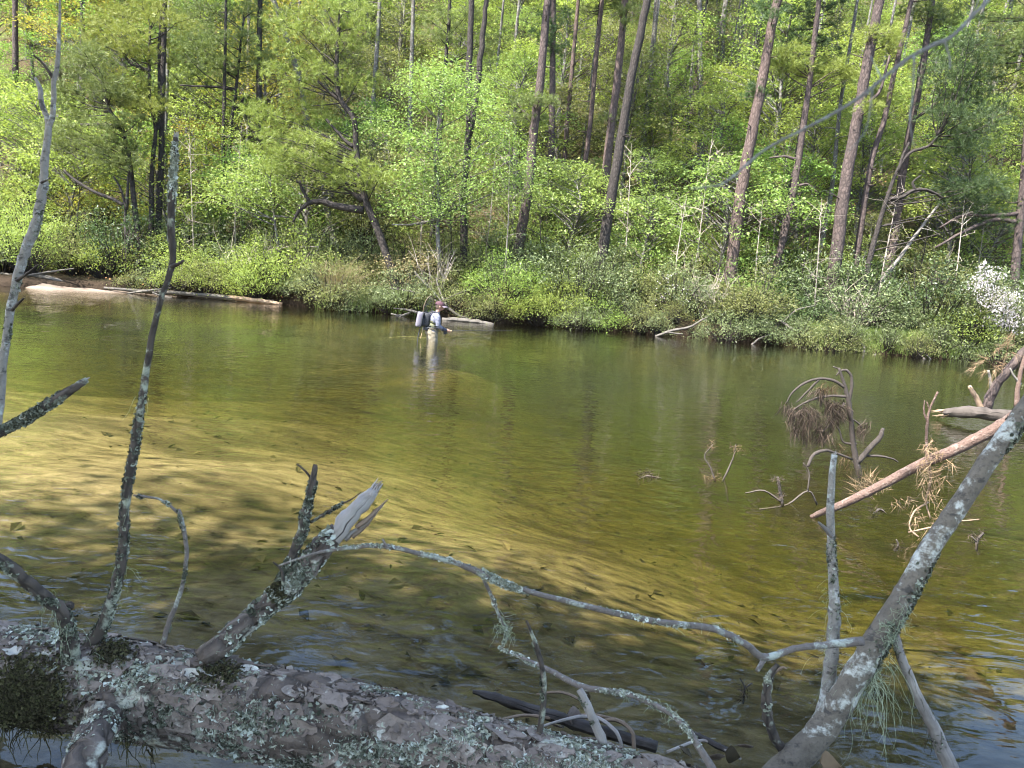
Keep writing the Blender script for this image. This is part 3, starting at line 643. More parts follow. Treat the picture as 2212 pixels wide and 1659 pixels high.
forest_tree('pine_tree', z3([(412, 1365), (450, 1060), (505, 740), (560, 400), (605, 180), (645, -20)]), 22, M['bark_dark'], 'tall charcoal leaning pine crossing in front of its neighbour at centre', 31.0, (0, M['needle_dark'], 1.1), seed=33)
forest_tree('pine_tree', z3([(428, 1035), (455, 750), (500, 400), (522, 180), (542, -20)]), 19, M['bark_red'], 'reddish pine trunk just behind the tall charcoal leaning pine', 35, (1, M['needle_green'], 1.0),
    pads=z3([(480, 530), (455, 545), (510, 60), (545, 100), (560, 40)]), pad_mat=M['needle_green'], seed=34, pad_px=18)
forest_tree('hardwood_tree', z3([(612, 785), (640, 500), (660, 300), (688, -20)]), 13, M['bark_grey'], 'grey trunk right of the tall charcoal leaning pine', 43, (2, M['needle_green'], .8), seed=35)
forest_tree('hardwood_tree', z3([(825, 715), (855, 480), (880, 250), (905, 40)]), 13, M['bark_pine'], 'broken-topped brown snag on the slope between the two wide-spaced pines', 45, seed=36)
forest_tree('hardwood_tree', z3([(800, 880), (830, 520), (850, 250), (858, 160)]), 8, M['bark_grey'], 'thin grey stem touching the broken-topped snag', 44, seed=37)
forest_tree('pine_tree', z3([(1020, 1285), (1062, 950), (1110, 680), (1165, 400), (1195, 230), (1225, 60), (1245, -20)]), 25, M['bark_red'], 'thick pinkish-brown pine leaning right, standing alone right of centre', 31.8, (0, M['needle_dark'], 1.2),
    pads=z4([(300, 30), (350, 70), (260, 400), (230, 430), (280, 440), (330, 20), (390, 40)]), pad_mat=M['needle_dark'], seed=38, pad_px=22)
forest_tree('pine_tree', z4([(348, 1245), (395, 1060), (438, 860), (478, 600), (512, 350), (535, 150), (555, -20)]), 14, M['bark_pine'], 'pale sunlit pine with yellow needle boughs right of the thick pinkish pine', 32.0, (2, M['needle_green'], 1.0),
    limbs=[z4([(460, 720, 7), (400, 705, 5), (330, 710, 3)]), z4([(450, 840, 7), (500, 830, 5), (550, 870, 3)])],
    pads=z4([(400, 250), (480, 300), (560, 290), (620, 340), (700, 350), (420, 320), (520, 350), (660, 300), (370, 290), (450, 230)]), pad_mat=M['needle_yellow'], seed=39, pad_px=30)
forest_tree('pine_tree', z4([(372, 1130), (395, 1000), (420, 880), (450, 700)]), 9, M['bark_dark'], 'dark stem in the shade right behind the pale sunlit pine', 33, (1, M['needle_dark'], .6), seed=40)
forest_tree('pine_tree', z4([(598, 1355), (640, 1080), (668, 850), (712, 600), (745, 420), (785, 200), (832, -20)]), 25, M['bark_pine'], 'thickest brown furrowed pine on the right, its foot above the grassy bank', 30.8, (0, M['needle_dark'], 1.2),
    limbs=[z4([(735, 480, 9), (820, 420, 6), (870, 250, 4)])],
    pads=z4([(800, 420), (840, 440), (790, 470), (850, 160), (780, 150), (870, 200)]), pad_mat=M['needle_yellow'], seed=41, pad_px=28)
forest_tree('hardwood_tree', z4([(520, 1260), (570, 1060), (610, 850), (645, 500), (690, 220)]), 9, M['bark_grey'], 'pale thin trunk left of the thickest brown pine', 34, (1, M['needle_green'], .7), seed=42)
forest_tree('pine_tree', z4([(703, 1315), (738, 1040), (790, 720), (840, 560), (880, 380), (925, 190), (960, 40)]), 12, M['bark_pine'], 'slim brown pine just right of the thickest brown pine', 31.5, (1, M['needle_green'], .7), seed=43)
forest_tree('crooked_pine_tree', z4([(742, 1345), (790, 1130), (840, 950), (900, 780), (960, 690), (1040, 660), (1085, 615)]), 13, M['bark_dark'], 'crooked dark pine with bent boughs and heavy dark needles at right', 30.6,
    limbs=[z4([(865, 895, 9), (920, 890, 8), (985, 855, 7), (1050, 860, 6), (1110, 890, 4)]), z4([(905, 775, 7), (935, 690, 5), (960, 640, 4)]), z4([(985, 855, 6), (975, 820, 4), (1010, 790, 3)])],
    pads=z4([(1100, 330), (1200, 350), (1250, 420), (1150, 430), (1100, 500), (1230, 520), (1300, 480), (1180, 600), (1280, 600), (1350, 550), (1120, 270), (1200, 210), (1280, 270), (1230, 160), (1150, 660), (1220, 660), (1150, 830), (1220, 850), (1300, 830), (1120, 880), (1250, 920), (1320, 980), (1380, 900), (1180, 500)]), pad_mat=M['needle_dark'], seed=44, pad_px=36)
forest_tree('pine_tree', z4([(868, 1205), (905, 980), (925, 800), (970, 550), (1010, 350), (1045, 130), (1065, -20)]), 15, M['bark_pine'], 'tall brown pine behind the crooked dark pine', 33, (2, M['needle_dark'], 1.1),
    limbs=[z4([(975, 540, 6), (1060, 480, 5), (1120, 420, 3)])], pads=z4([(1060, 60), (1120, 120), (1000, 40), (1090, 200), (1150, 60)]), pad_mat=M['needle_green'], seed=45, pad_px=30)
forest_tree('leaning_dead_tree', z4([(800, 1310), (850, 1240), (900, 1180), (1000, 1040), (1095, 915)]), 11, M['wood_pale'], 'bleached dead trunk slanting up behind the crooked dark pine', 31.2, seed=46)
forest_tree('hardwood_tree', z4([(1440, 1170), (1455, 1000), (1470, 850), (1480, 700)]), 15, M['bark_pine'], 'brown trunk at the right edge above the white blossom', 30.5, (2, M['needle_green'], .9), seed=47,
    limbs=[z4([(1455, 1000, 9), (1340, 990, 8), (1200, 1045, 6), (1075, 1115, 4)]), z4([(1450, 960, 8), (1330, 972, 7), (1200, 970, 5), (1095, 1025, 3)])])
for i, (q, w_, Y, lab) in enumerate([
    ([(20, 500), (15, 60), (10, -30)], 12, 44, 'grey trunk high on the slope left of the lone thick pinkish pine'),
    ([(110, 420), (125, 100), (140, -30)], 9, 50, 'faint grey trunk far upslope beside the lone thick pinkish pine'),
    ([(1395, 260), (1410, 100), (1420, -20)], 9, 48, 'faint grey trunk high at the upper right corner'),
    ([(480, 1110), (490, 1020), (505, 960)], 17, 36, 'sunlit broken orange-brown stump behind the pale sunlit pine'),
    ([(1300, 680), (1312, 600), (1320, 520)], 8, 38, 'short dark stem among the dark needles at right')]):
    forest_tree('hardwood_tree', z4(q), w_, M['bark_red' if i == 3 else 'bark_grey'], lab, Y, None if i in (3, 4) else (i % 3, M['needle_green'], .8), seed=60 + i)
for i, (x, y0, y1, w_, Y) in enumerate([(1560, 330, -20, 6, 55), (1600, 300, -20, 6, 52), (1450, 300, -20, 6, 56), (1540, 420, 60, 5, 48), (1470, 420, 120, 5, 47), (1100, 250, -20, 7, 48), (960, 200, -20, 7, 50), (700, 130, -20, 7, 52), (250, 120, -20, 7, 52), (1900, 200, -20, 6, 50), (1960, 300, -20, 5, 48), (2080, 240, -20, 7, 46), (1240, 520, 180, 5, 41), (2140, 180, -20, 6, 52), (1330, 200, -20, 6, 54), (130, 330, 20, 6, 45), (1430, 240, -20, 5, 50), (1490, 210, -20, 7, 53), (1530, 260, -20, 5, 50), (1580, 240, -20, 8, 49), (1625, 180, -20, 6, 56), (1385, 330, -20, 5, 47), (1740, 260, -20, 7, 47), (1785, 220, -20, 6, 51), (1830, 320, -20, 5, 46), (1930, 260, -20, 6, 50), (2040, 330, -20, 6, 45), (2170, 300, -20, 7, 44), (640, 200, -20, 6, 47), (860, 160, -20, 6, 50), (1060, 330, -20, 6, 44), (430, 170, -20, 6, 50), (60, 160, -20, 6, 50)]):
    forest_tree('hardwood_tree', [(x, y0), (x + (y0 - y1) * .04 * (x - 300) / 800, (y0 + y1) / 2), (x + (y0 - y1) * .09 * (x - 300) / 800, y1)], w_, M['bark_grey'], uniq('slender pale pole far up the slope ' + beside(at(x, (y0 + y1) / 2, Y), LAND), ', another'), Y, (i % 3, M['needle_green'], .7), seed=80 + i, group='slender pale poles up the slope')

# ------------------------------------------------------------------ understory on the slope
ZONES = [(-99, 'above the sandbar'), (-9, 'behind the left pines'), (-3.5, 'behind the S-bent pine'), (3, 'behind the forked pine'), (9, 'between the wide-spaced right pines'), (16, 'behind the thickest brown pine')]
def zone(x, y):
    xx = x * 30 / y; k = 0
    for i, (a, _) in enumerate(ZONES):
        if xx >= a: k = i
    return k
CN = {'leaf_gold': 'golden', 'leaf_yellow': 'yellow-green', 'leaf_bright': 'bright green', 'leaf_mint': 'mint-green', 'leaf_olive': 'olive-green', 'leaf_laurel': 'deep green', 'leaf_dark': 'dark green', 'leaf_tan': 'tan-leaved'}
PAL = [['leaf_gold', 'leaf_yellow', 'leaf_bright', 'leaf_bright', 'leaf_yellow'], ['leaf_yellow', 'leaf_olive', 'leaf_bright', 'leaf_olive'], ['leaf_bright', 'leaf_olive', 'leaf_mint', 'leaf_yellow'], ['leaf_bright', 'leaf_yellow', 'leaf_mint', 'leaf_olive'], ['leaf_bright', 'leaf_yellow', 'leaf_yellow', 'leaf_bright', 'leaf_olive'], ['leaf_bright', 'leaf_bright', 'leaf_yellow', 'leaf_olive']]
r = random.Random(5)
y = 33.5
while y < 70:
    wx = y * .66 + 1.5; step = 2.9 + (y - 33) * .022
    x = -wx + r.uniform(0, step)
    while x < wx:
        xx = x + r.uniform(-.9, .9); yy = y + r.uniform(-1.2, 1.2); zn = zone(xx, yy); cm = r.choice(PAL[zn])
        v = r.choice([0, 1, 2, 4, 5, 3] if y > 40 else [2, 4, 0, 4]); s = r.uniform(.75, 1.2)
        h_ = BROAD[v][2] * s; zt = float(terrain(xx, yy)); up_ = ' low upslope ' if yy < 42 else ' midway upslope ' if yy < 56 else ' high upslope '
        lab = ('small ' if h_ < 5 else 'tall ' if h_ > 8.2 else '') + CN[cm] + (' sapling' if h_ < 5 else ' tree') + up_ + ' ' * 0 + beside((xx, yy, zt + h_ * .6), LAND)
        lab = uniq(lab, ', farther')
        put_tree(xx, yy, v, M[cm], lab, 'understory trees on the wooded slope', s)
        x += step * r.uniform(.8, 1.3)
    y += step * .95
# shrubs low on the slope and along the bank
def bank_row(d0, d1, step, sizes, pal, hscale, what, x0=-19, x1=22):
    x = x0
    while x < x1:
        y_ = float(edge_y(x)) + r.uniform(d0, d1); zn = zone(x, y_); cm = r.choice(pal[zn]); v = r.choice(sizes)
        sc_ = r.uniform(*hscale); lab = '%s %s shrub %s %s' % (['mounded', 'tall', 'upright', 'little', 'wide'][v], CN[cm], what, beside((x, y_, float(terrain(x, y_)) + .8), LAND + BLAND))
        lab = uniq(lab, ', rightward')
        put_shrub(x, y_, v, M[cm], lab, 'shrubs of the far bank', sc_)
        x += step * r.uniform(.7, 1.3)
BLAND = [(a, [b, b], [500, 800]) for a, b in (('the sandbar', 60), ('the long driftwood log', 420), ('the dry grass clump', 735), ('the angler', 932), ('the white dipping branch', 1470), ('the grassy bank', 1880), ('the white blossom', 2150))]
BZ = ['by the sandbar', 'below the left pines', 'by the S-bent pine', 'behind the angler to the right', 'below the wide-spaced right pines', 'beside the white blossom']
BP = [['leaf_yellow', 'leaf_olive', 'leaf_laurel'], ['leaf_laurel', 'leaf_olive', 'leaf_laurel', 'leaf_tan'], ['leaf_yellow', 'leaf_olive', 'leaf_laurel'], ['leaf_laurel', 'leaf_bright', 'leaf_olive', 'leaf_laurel'], ['leaf_laurel', 'leaf_olive', 'leaf_laurel', 'leaf_dark'], ['leaf_dark', 'leaf_laurel', 'leaf_dark', 'leaf_olive']]
bank_row(-.1, .35, .85, [0, 3, 3, 4], BP, (.6, .95), 'over the water', -14.5, 21)
bank_row(1.2, 2.2, 1.3, [0, 1, 2, 4], BP, (.8, 1.2), 'on the bank', -22, 22)
bank_row(2.8, 4.0, 1.7, [1, 2, 2], BP, (1.0, 1.4), 'at the slope foot', -24, 24)
bank_row(5.0, 7.5, 2.2, [1, 2, 4], PAL, (1.0, 1.4), 'low upslope', -26, 26)
for i, x in enumerate([-9.5, -8.4, -10.6, -3.2, 7.2, 12.6]):
    yy = float(edge_y(x)) + .9; t = thing('twiggy_shrub', uniq('leafless grey twiggy shrub on the bank ' + beside((x, yy, 1.2), LAND + BLAND), ', another'), 'shrub', (x, yy, float(terrain(x, yy))), 'leafless twiggy shrubs', i); t.scale = (1.1, 1.1, 1.15)
    link('twigs', TWIG[i % 3], M['wood_grey'], t)
# leafless saplings between the trees
def bare_sapling(seed, H):
    q = np.random.default_rng(seed); mb = MB(); P = Path([[0, 0, -.3], [q.normal(0, .15), q.normal(0, .15), H * .5], [q.normal(0, .45), q.normal(0, .3), H]], [.035, .022, .006], 4, .3, seed); mb.tube(P, 5, cap=False)
    for j in range(16):
        a = P.pt(np.array([q.uniform(.2, .95)]), np.array([0.]), -.01)[0][0]; d = unit(q.normal(0, 1, 3) * np.array([1, 1, .25]) + np.array([0, 0, .55])); e = a + d * q.uniform(.4, 1.4); limb(mb, a, e, .012, q, .04, 3, 5)
        for k in range(3): b = a + (e - a) * q.uniform(.3, .9); limb(mb, b, b + q.normal(0, .3, 3) + np.array([0, 0, .15]), .006, q, 0, 3, 3)
    return mb_mesh(mb, 'stem', M['wood_grey'])
SAP = [bare_sapling(330 + i, h) for i, h in enumerate((4.2, 5.2, 6.2))]
for i, (px, dd) in enumerate([(150, 2.5), (420, 1.6), (505, 3), (580, 1.2), (655, 2.2), (905, 3), (975, 1.8), (1040, 4), (1090, 2), (1175, 3.5), (1225, 6), (1345, 3), (1410, 5), (1460, 2.5), (1500, 4), (1545, 1.6), (1640, 3.5), (1660, 6), (1720, 4), (1770, 2), (1905, 3), (1980, 5), (2060, 2.5), (2110, 6)]):
    p = at(px, 600, 29.0); x = p[0]; y = float(edge_y(x)) + dd; x = x * y / 29.0
    t = thing('bare_sapling', uniq('thin leafless grey sapling ' + beside((x, y, float(terrain(x, y)) + 2.5), LAND + BLAND), ', rightward'), 'sapling', (x, y, float(terrain(x, y))), 'leafless saplings of the far bank', i * 1.7); t.scale = (1, 1, .85 + .3 * ((i * 37) % 10) / 10)
    link('stem', SAP[i % 3], M['wood_grey'] if i % 3 else M['bark_dark'], t)
# singled-out bushes
def bush_px(px, py, v, m, s, label, Yo=.8):
    p = at_z(px, py, 0.0); x = p[0]; y = float(edge_y(x)) + Yo; return put_shrub(x * y / p[1], y, v, M[m], label, None, s)
bush_px(630, 660, 1, 'leaf_yellow', 1.25, 'big yellow-green bush left of the dry tan grass', .9)
bush_px(560, 655, 4, 'leaf_yellow', 1.0, 'low yellow-green bush by the end of the long driftwood log', .7)
bush_px(270, 640, 2, 'leaf_dark', 1.25, 'tall dark green bush under the left pines', 1.2)
bush_px(1085, 700, 1, 'leaf_bright', 1.0, 'fresh green bush over the water right of the angler', .7)
bush_px(1240, 708, 2, 'leaf_laurel', 1.15, 'large laurel bush before the reddish pine trunk', 1.3)
bush_px(1590, 735, 0, 'leaf_olive', 1.15, 'olive bush at the foot of the thick pinkish pine', .7)
bush_px(1990, 765, 1, 'leaf_dark', 1.5, 'big dark shaded bush left of the white blossom', 1.8)
bush_px(2080, 775, 0, 'leaf_yellow', 1.0, 'yellow-green bush below the white blossom', .7)
# white-flowering laurel
p = at(2150, 640, 28.2); bx_, by_ = p[0], p[1]
t = thing('flowering_laurel', 'laurel shrub covered in white blossom at the right bank', 'shrub', (bx_, by_, float(terrain(bx_, by_))))
t.scale = (1.0, 1.0, 1.35)
link('stems', SHRUB[1][0], M['bark_dark'], t); link('foliage', SHRUB[1][1], M['leaf_laurel'], t)
rr_ = np.random.default_rng(77); cs = []
for (px, py) in [(2120, 600), (2135, 620), (2150, 590), (2160, 630), (2130, 645), (2170, 650), (2185, 670), (2190, 640), (2155, 665), (2145, 690), (2180, 700), (2165, 685), (2110, 615), (2195, 690), (2125, 580)]: cs.append(at(px, py, by_ - 1.25 + rr_.uniform(-.3, .3)) - np.array(t.location))
C, N, L, W = clump_leaves(cs, [.36] * len(cs), 900, .055, .8, rr_, 1.2); C[:, 2] /= 1.35
link('blossom', leaves_mesh('blossom', C, N, L, W * 1.4, rr_), M['flower'], t)
cs = [at(px, py, 29.2) for px, py in [(1440, 600), (1455, 625), (1475, 645), (1430, 640), (1490, 620)]]
t = thing('flowering_laurel', 'laurel shrub sprinkled with a few white flowers right of centre', 'shrub', (cs[2][0], 29.8, float(terrain(cs[2][0], 29.8))))
link('stems', SHRUB[2][0], M['bark_dark'], t); link('foliage', SHRUB[2][1], M['leaf_laurel'], t)
C, N, L, W = clump_leaves([c - np.array(t.location) for c in cs], [.32] * 5, 260, .055, .8, rr_, 1.2); link('blossom', leaves_mesh('blossom', C, N, L, W * 1.4, rr_), M['flower'], t)
# grass
def blades(n, fx, fy, h, wd, rng, lean=.35, zf=None):
    x = fx(n); y = fy(n, x); z = zf(x, y) if zf else terrain(x, y) - .02
    b = np.stack([x, y, z], 1); d = unit(np.stack([rng.normal(0, lean, n), rng.normal(0, lean, n) - .1, np.ones(n)], 1)); L = (h * rng.uniform(.5, 1.2, n))[:, None]
    s = unit(np.cross(d, rng.normal(0, 1, (n, 3)))) * wd / 2; m = b + d * L * .55; e = b + d * L + np.stack([rng.normal(0, .25, n), rng.normal(0, .25, n), -rng.uniform(.0, .3, n)], 1) * L
    V = np.stack([b - s, b + s, m + s * .8, m - s * .8, m - s * .8, m + s * .8, e + s * .15, e - s * .15], 1).reshape(-1, 3)
    return V, np.arange(len(V)).reshape(-1, 4)
g = np.random.default_rng(9)
V, F = blades(9000, lambda n: g.uniform(10.5, 17.5, n), lambda n, x: edge_y(x) + g.uniform(-.05, 1.6, n), .42, .016, g)
o = link('bank_grass', mesh_arrays('bank_grass', V, F), M['grass']); tag(o, 'fresh green grass hanging over the right part of the far bank', 'grass', kind='stuff')
V, F = blades(5000, lambda n: g.uniform(-7.5, -3, n), lambda n, x: edge_y(x) + g.uniform(-.05, .9, n), .35, .016, g)
o = link('bank_grass', mesh_arrays('bank_grass', V, F), M['grass']); tag(o, 'short green grass on the bank left of the S-bent pine foot', 'grass', kind='stuff')
gp = at(735, 655, float(edge_y(-6.3)) + .35)
V, F = blades(520, lambda n: gp[0] + g.normal(0, .28, n), lambda n, x: gp[1] + g.normal(0, .2, n), 1.5, .016, g, .38)
V -= np.array([gp[0], gp[1], 0.]); 
o = link('dry_grass_clump', mesh_arrays('dry_grass_clump', V, F), M['grass_dry'], None, (gp[0], gp[1], 0)); tag(o, 'clump of tall dry tan grass arching over the far bank', 'grass')
# ground cover on the slope
n = 42000; x = g.uniform(-40, 40, n); y = 29 + 40 * g.uniform(0, 1, n) ** 1.3; y = np.maximum(y, edge_y(x) + .1); C = np.stack([x, y, terrain(x, y) + g.uniform(.02, .55, n)], 1)
L = .10 * g.uniform(.6, 1.3, n); N = unit(np.array([0, -.4, 1.0]) + g.normal(0, .6, (n, 3)))
o = link('ground_cover', leaves_mesh('ground_cover', C[:26000], N[:26000], L[:26000], L[:26000] * .6, g), M['leaf_olive']); tag(o, 'low leafy ground cover over the slope', 'undergrowth', kind='stuff')
C2 = C[:26000] + g.normal(0, .6, (26000, 3)) * np.array([1, 1, 0]); C2[:, 1] = np.maximum(C2[:, 1], 30.5); C2[:, 2] = terrain(C2[:, 0], C2[:, 1]) + g.uniform(.1, .9, 26000)
o = link('ground_cover', leaves_mesh('ground_cover', C2, N[:26000], L[:26000] * 1.2, L[:26000] * .8, g), M['leaf_bright']); tag(o, 'bright green seedlings over the slope', 'undergrowth', kind='stuff')
C[:, 2] = terrain(C[:, 0], C[:, 1]) + .03
o = link('leaf_litter', leaves_mesh('leaf_litter', C[26000:], N[26000:], L[26000:] * 1.1, L[26000:] * .8, g), M['leaf_litter']); tag(o, 'fallen brown leaves over the slope', 'leaf litter', kind='stuff')
# the near bank's own trees, behind and left of the camera: their shade lies over the near water
_mb, _cr = broad_tree(150, 9.0, 3.0, 150, .12, 150, .48, .3, (.8, 1.5)); BROAD.append((mb_mesh(_mb, 'trunk', M['bark_grey']), _cr, 9.0))
for i, (x, y, s) in enumerate([(-7.6, -5.2, 1.5), (-4.8, -5.6, 1.5), (-6.3, -5.0, 1.3), (-3.0, -5.0, 1.35), (-9.8, -5.0, 1.4), (-1.2, -6.0, 1.35), (-5.2, -3.3, 1.1), (-2.4, -2.6, 1.0), (1.6, -4.0, 1.4)]):
    t = put_tree(x, y, 6, M['leaf_bright'], uniq('leafy shade tree on the near bank behind the viewer', ', next one') if i < 3 else 'leafy shade tree of the dense row on the near bank behind the viewer', 'shade trees on the near bank', s, 'shade_tree', rz=i * 1.3)
# sunken leaves and sticks on the riverbed
g = np.random.default_rng(19); n = 2600; x = g.uniform(-8, 9, n); y = 2.2 + 11 * g.uniform(0, 1, n) ** 1.2
kx = np.sin(x * 1.3 + y * .6) + np.sin(x * .5 - y * 1.1 + 1) + g.normal(0, .8, n); kk = kx > -.1; x, y = x[kk], y[kk]; n = len(x); C = np.stack([x, y, terrain(x, y) + g.uniform(.004, .03, n)], 1)
N = unit(np.array([0, 0, 1.0]) + g.normal(0, .25, (n, 3))); L = .03 + .12 * g.uniform(0, 1, n) ** 2
M['sunken_leaf'] = island_mat('sunken_leaf', (.025, .02, .014), (.08, .06, .035), (.20, .155, .09))
o = link('sunken_leaves', leaves_mesh('sunken_leaves', C, N, L, L * .55, g), M['sunken_leaf']); tag(o, 'sunken brown leaves scattered over the riverbed', 'leaf litter', kind='stuff')
#@@PART3
# ------------------------------------------------------------------ dead wood: shared helpers
def flakes_mesh(name, C, N, size, rng, cup=.45):
    n = len(C); k = 6; t = unit(np.cross(N, rng.normal(0, 1, (n, 3)))); N2 = unit(N + rng.normal(0, .45, (n, 3))); t = unit(t - N2 * (t * N2).sum(1, keepdims=True)); b = np.cross(N2, t)
    V = np.zeros((n, k + 1, 3)); V[:, 0] = C
    for j in range(k):
        a = 2 * np.pi * j / k + rng.uniform(-.3, .3, n); rr = size * rng.uniform(.45, 1.1, n); h = size * cup * rng.uniform(-.2, 1.3, n)
        V[:, j + 1] = C + t * (np.cos(a) * rr)[:, None] + b * (np.sin(a) * rr)[:, None] + N2 * h[:, None]
    F = np.array([[0, j + 1, (j + 1) % k + 1] for j in range(k)]); F = (F[None] + (np.arange(n) * (k + 1))[:, None, None]).reshape(-1, 3)
    return mesh_arrays(name, V.reshape(-1, 3), F)
def patchy(path, n, clusters, rng, u=(0, 1), th=(-3.14, 3.14), su=.03, sth=.35):
    """n surface points gathered in clusters -> points, normals"""
    c = rng.integers(0, clusters, n); cu = rng.uniform(u[0], u[1], clusters); ct = rng.uniform(th[0], th[1], clusters); s = rng.uniform(.4, 1.5, clusters)
    uu = np.clip(cu[c] + rng.normal(0, su, n) * s[c], max(0, u[0] - .02), min(1, u[1] + .02)); tt = ct[c] + rng.normal(0, sth, n) * s[c]
    p, nn, _ = path.pt(uu, tt, -.001); return p, nn
def lichen(parent, path, n, size, seed, base, m='lichen', **k):
    rng = np.random.default_rng(seed); cl = k.pop('clusters', 12); p, nn = patchy(path, n, cl, rng, **k)
    o = link('lichen', flakes_mesh('lichen', p - base, nn, size * rng.uniform(.5, 1.4, n), rng), M[m], parent); o['kind'] = 'stuff'; return o
def strand_mesh(parent, starts, n, L, seed, base, m='beard', rad=.0011, curl=.5, name='beard_lichen'):
    rng = np.random.default_rng(seed); mb = MB()
    for i in range(n):
        p = np.array(starts[rng.integers(len(starts))]) + rng.normal(0, .012, 3); d = rng.normal(0, 1, 3) * curl; pts = [p]; ln = L * rng.uniform(.25, 1)
        for k in range(7):
            d = d * .75 + rng.normal(0, 1, 3) * curl * .6 + np.array([0, 0, -.45]); pts.append(pts[-1] + unit(d) * ln / 7)
        mb.tube(Path(np.array(pts), np.linspace(rad, rad * .4, 8), 2), 3, cap=False)
    o = mb.build(name, M[m], parent, base); o['kind'] = 'stuff'; return o
WF = .60
def stick(parent, name, pts, m, base, n=9, rough=.10, sub=5, wob=.08, seed=0, splinter=None):
    pos, rad = branch_px(pts); rad = rad * WF; Pa = Path(pos, rad, sub, wob, seed); mb = MB(); mb.tube(Pa, n, rough, seed)
    o = mb.build(name, M[m], parent, base)
    return o, Pa
def splinters(parent, Pa, m, base, n, L, seed, spread=.25, r=.25):
    rng = np.random.default_rng(seed); e, T, R = Pa.P[-1], Pa.T[-1], Pa.R[-1]
    for i in range(n):
        a = rng.uniform(0, 6.28); rr = R * math.sqrt(rng.uniform(0, 1)) * .9; s = e + (Pa.N[-1] * math.cos(a) + Pa.B[-1] * math.sin(a)) * rr - T * R * 1.2
        d = unit(T + rng.normal(0, spread, 3)); ln = L * rng.uniform(.3, 1); q = np.array([s, s + d * ln * .6, s + d * ln]); mb = MB(); mb.tube(Path(q, [R * r, R * r * .8, R * .03], 3, .15, i), 5, .2, i, cap=False); mb.build('splinter', M[m], parent, base)
def needles_at(parent, pts, dirs, m, base, n=26, L=.1, wd=.0022, seed=0, spread=.45, name='needles'):
    rng = np.random.default_rng(seed); o = link(name, needle_mesh(name, np.array(pts) - base, unit(np.array(dirs, float)), n, L, wd, rng, spread), M[m], parent); o['kind'] = 'stuff'; return o

# ------------------------------------------------------------------ the big fallen log in front
LOGZ = .27
lp = [at_z(x, y, LOGZ) for x, y in [(-420, 1430), (-150, 1443), (100, 1466), (350, 1500), (600, 1545), (850, 1592), (1100, 1652), (1350, 1706), (1600, 1760), (1850, 1815)]]
lr = [.170, .164, .158, .150, .143, .133, .119, .105, .092, .08]
LP = Path(lp, lr, 14, .0); lbase = LP.P[len(LP.P) // 3] - np.array([0, 0, .17])
LOG = thing('fallen_log', 'lichen-crusted fallen pine log lying across the foreground water', 'log', lbase)
mb = MB(); mb.tube(LP, 44, .055, 3); trunk = mb.build('trunk', M['bark_log'], LOG, lbase)
LR = np.random.default_rng(31); thu = LP.theta_of(np.array([0, 0, 1.0])); thc = LP.theta_of(np.array([0, -1.0, .35])); sgn = 1 if ((thc - thu + 3.14) % 6.283 - 3.14) > 0 else -1
def plate(u0, th0, lu, lt, h, lift, mname):
    k = int(LR.integers(11, 15)); a = np.sort(LR.uniform(0, 2 * np.pi, k)) * .35 + np.linspace(0, 2 * np.pi, k, endpoint=False) * .65; rr = LR.uniform(.4, 1.2, k); rr = .75 * rr + .25 * np.roll(rr, 1)
    R0 = np.interp(u0 * LP.L[-1], LP.L, LP.R); du = np.cos(a) * rr * lu / 2; dt = np.sin(a) * rr * lt / 2
    la = LR.uniform(0, 6.28); q = (np.cos(a - la) * .5 + .5) ** 2
    f = lambda s, off: LP.pt(u0 + du * s / LP.L[-1], th0 + dt * s / R0, off)[0]
    top = f(1.0, h + q * lift); mid = f(.55, h * 1.05 + q * lift * .35); bot = f(1.02, np.full(k, -.004)); c = LP.pt(np.array([u0]), np.array([th0]), h * 1.1)[0]
    # a lifted edge is a thin curl, not a wall
    bot = np.where(q[:, None] > .45, f(.97, h + q * lift - .005), bot)
    V = np.vstack([c, mid, top, bot]) - lbase; F = []
    for j in range(k):
        n_ = (j + 1) % k; F += [(0, 1 + j, 1 + n_), (1 + j, 1 + k + j, 1 + k + n_, 1 + n_), (1 + k + j, 1 + 2 * k + j, 1 + 2 * k + n_, 1 + k + n_)]
    mb = MB(); mb.add(V, F); mb.build('bark_plate', M[mname], trunk, smooth=False)
u_hi = .86
for i in range(290):
    u0 = LR.uniform(.12, u_hi); th0 = thu + sgn * LR.uniform(-.75, 2.1)
    s = .035 + .065 * LR.uniform(0, 1) ** 1.3; mname = LR.choice(['bark_plate', 'bark_plate', 'bark_plate_brown', 'bark_plate_pale'], p=[.40, .2, .34, .06])
    plate(u0, th0, s * LR.uniform(1.0, 2.0), s * LR.uniform(.55, 1.0), LR.uniform(.0006, .0028), LR.uniform(.003, .016) if LR.uniform() < .7 else 0, mname)
TH = (min(thu - sgn * .6, thu + sgn * 1.2), max(thu - sgn * .6, thu + sgn * 1.2)); THF = (min(thu + sgn * .9, thu + sgn * 2.4), max(thu + sgn * .9, thu + sgn * 2.4))
lichen(trunk, LP, 6000, .0095, 1, lbase, clusters=48, u=(.12, .86), th=TH, su=.012, sth=.16)
lichen(trunk, LP, 5000, .0095, 2, lbase, 'lichen_dark', clusters=26, u=(.12, .86), th=THF, su=.018, sth=.2)
lichen(trunk, LP, 2400, .011, 4, lbase, clusters=16, u=(.3, .8), th=THF, su=.02, sth=.22)
fr_ = np.random.default_rng(91); p_, n_ = patchy(LP, 3600, 160, fr_, (.12, .86), (min(thu - sgn * .9, thu + sgn * 2.5), max(thu - sgn * .9, thu + sgn * 2.5)), .02, .25)
o = link('bark_flakes', flakes_mesh('bark_flakes', p_ - lbase, n_, .013 * fr_.uniform(.5, 1.5, len(p_)), fr_, .18), M['bark_flake'], trunk); o['kind'] = 'stuff'
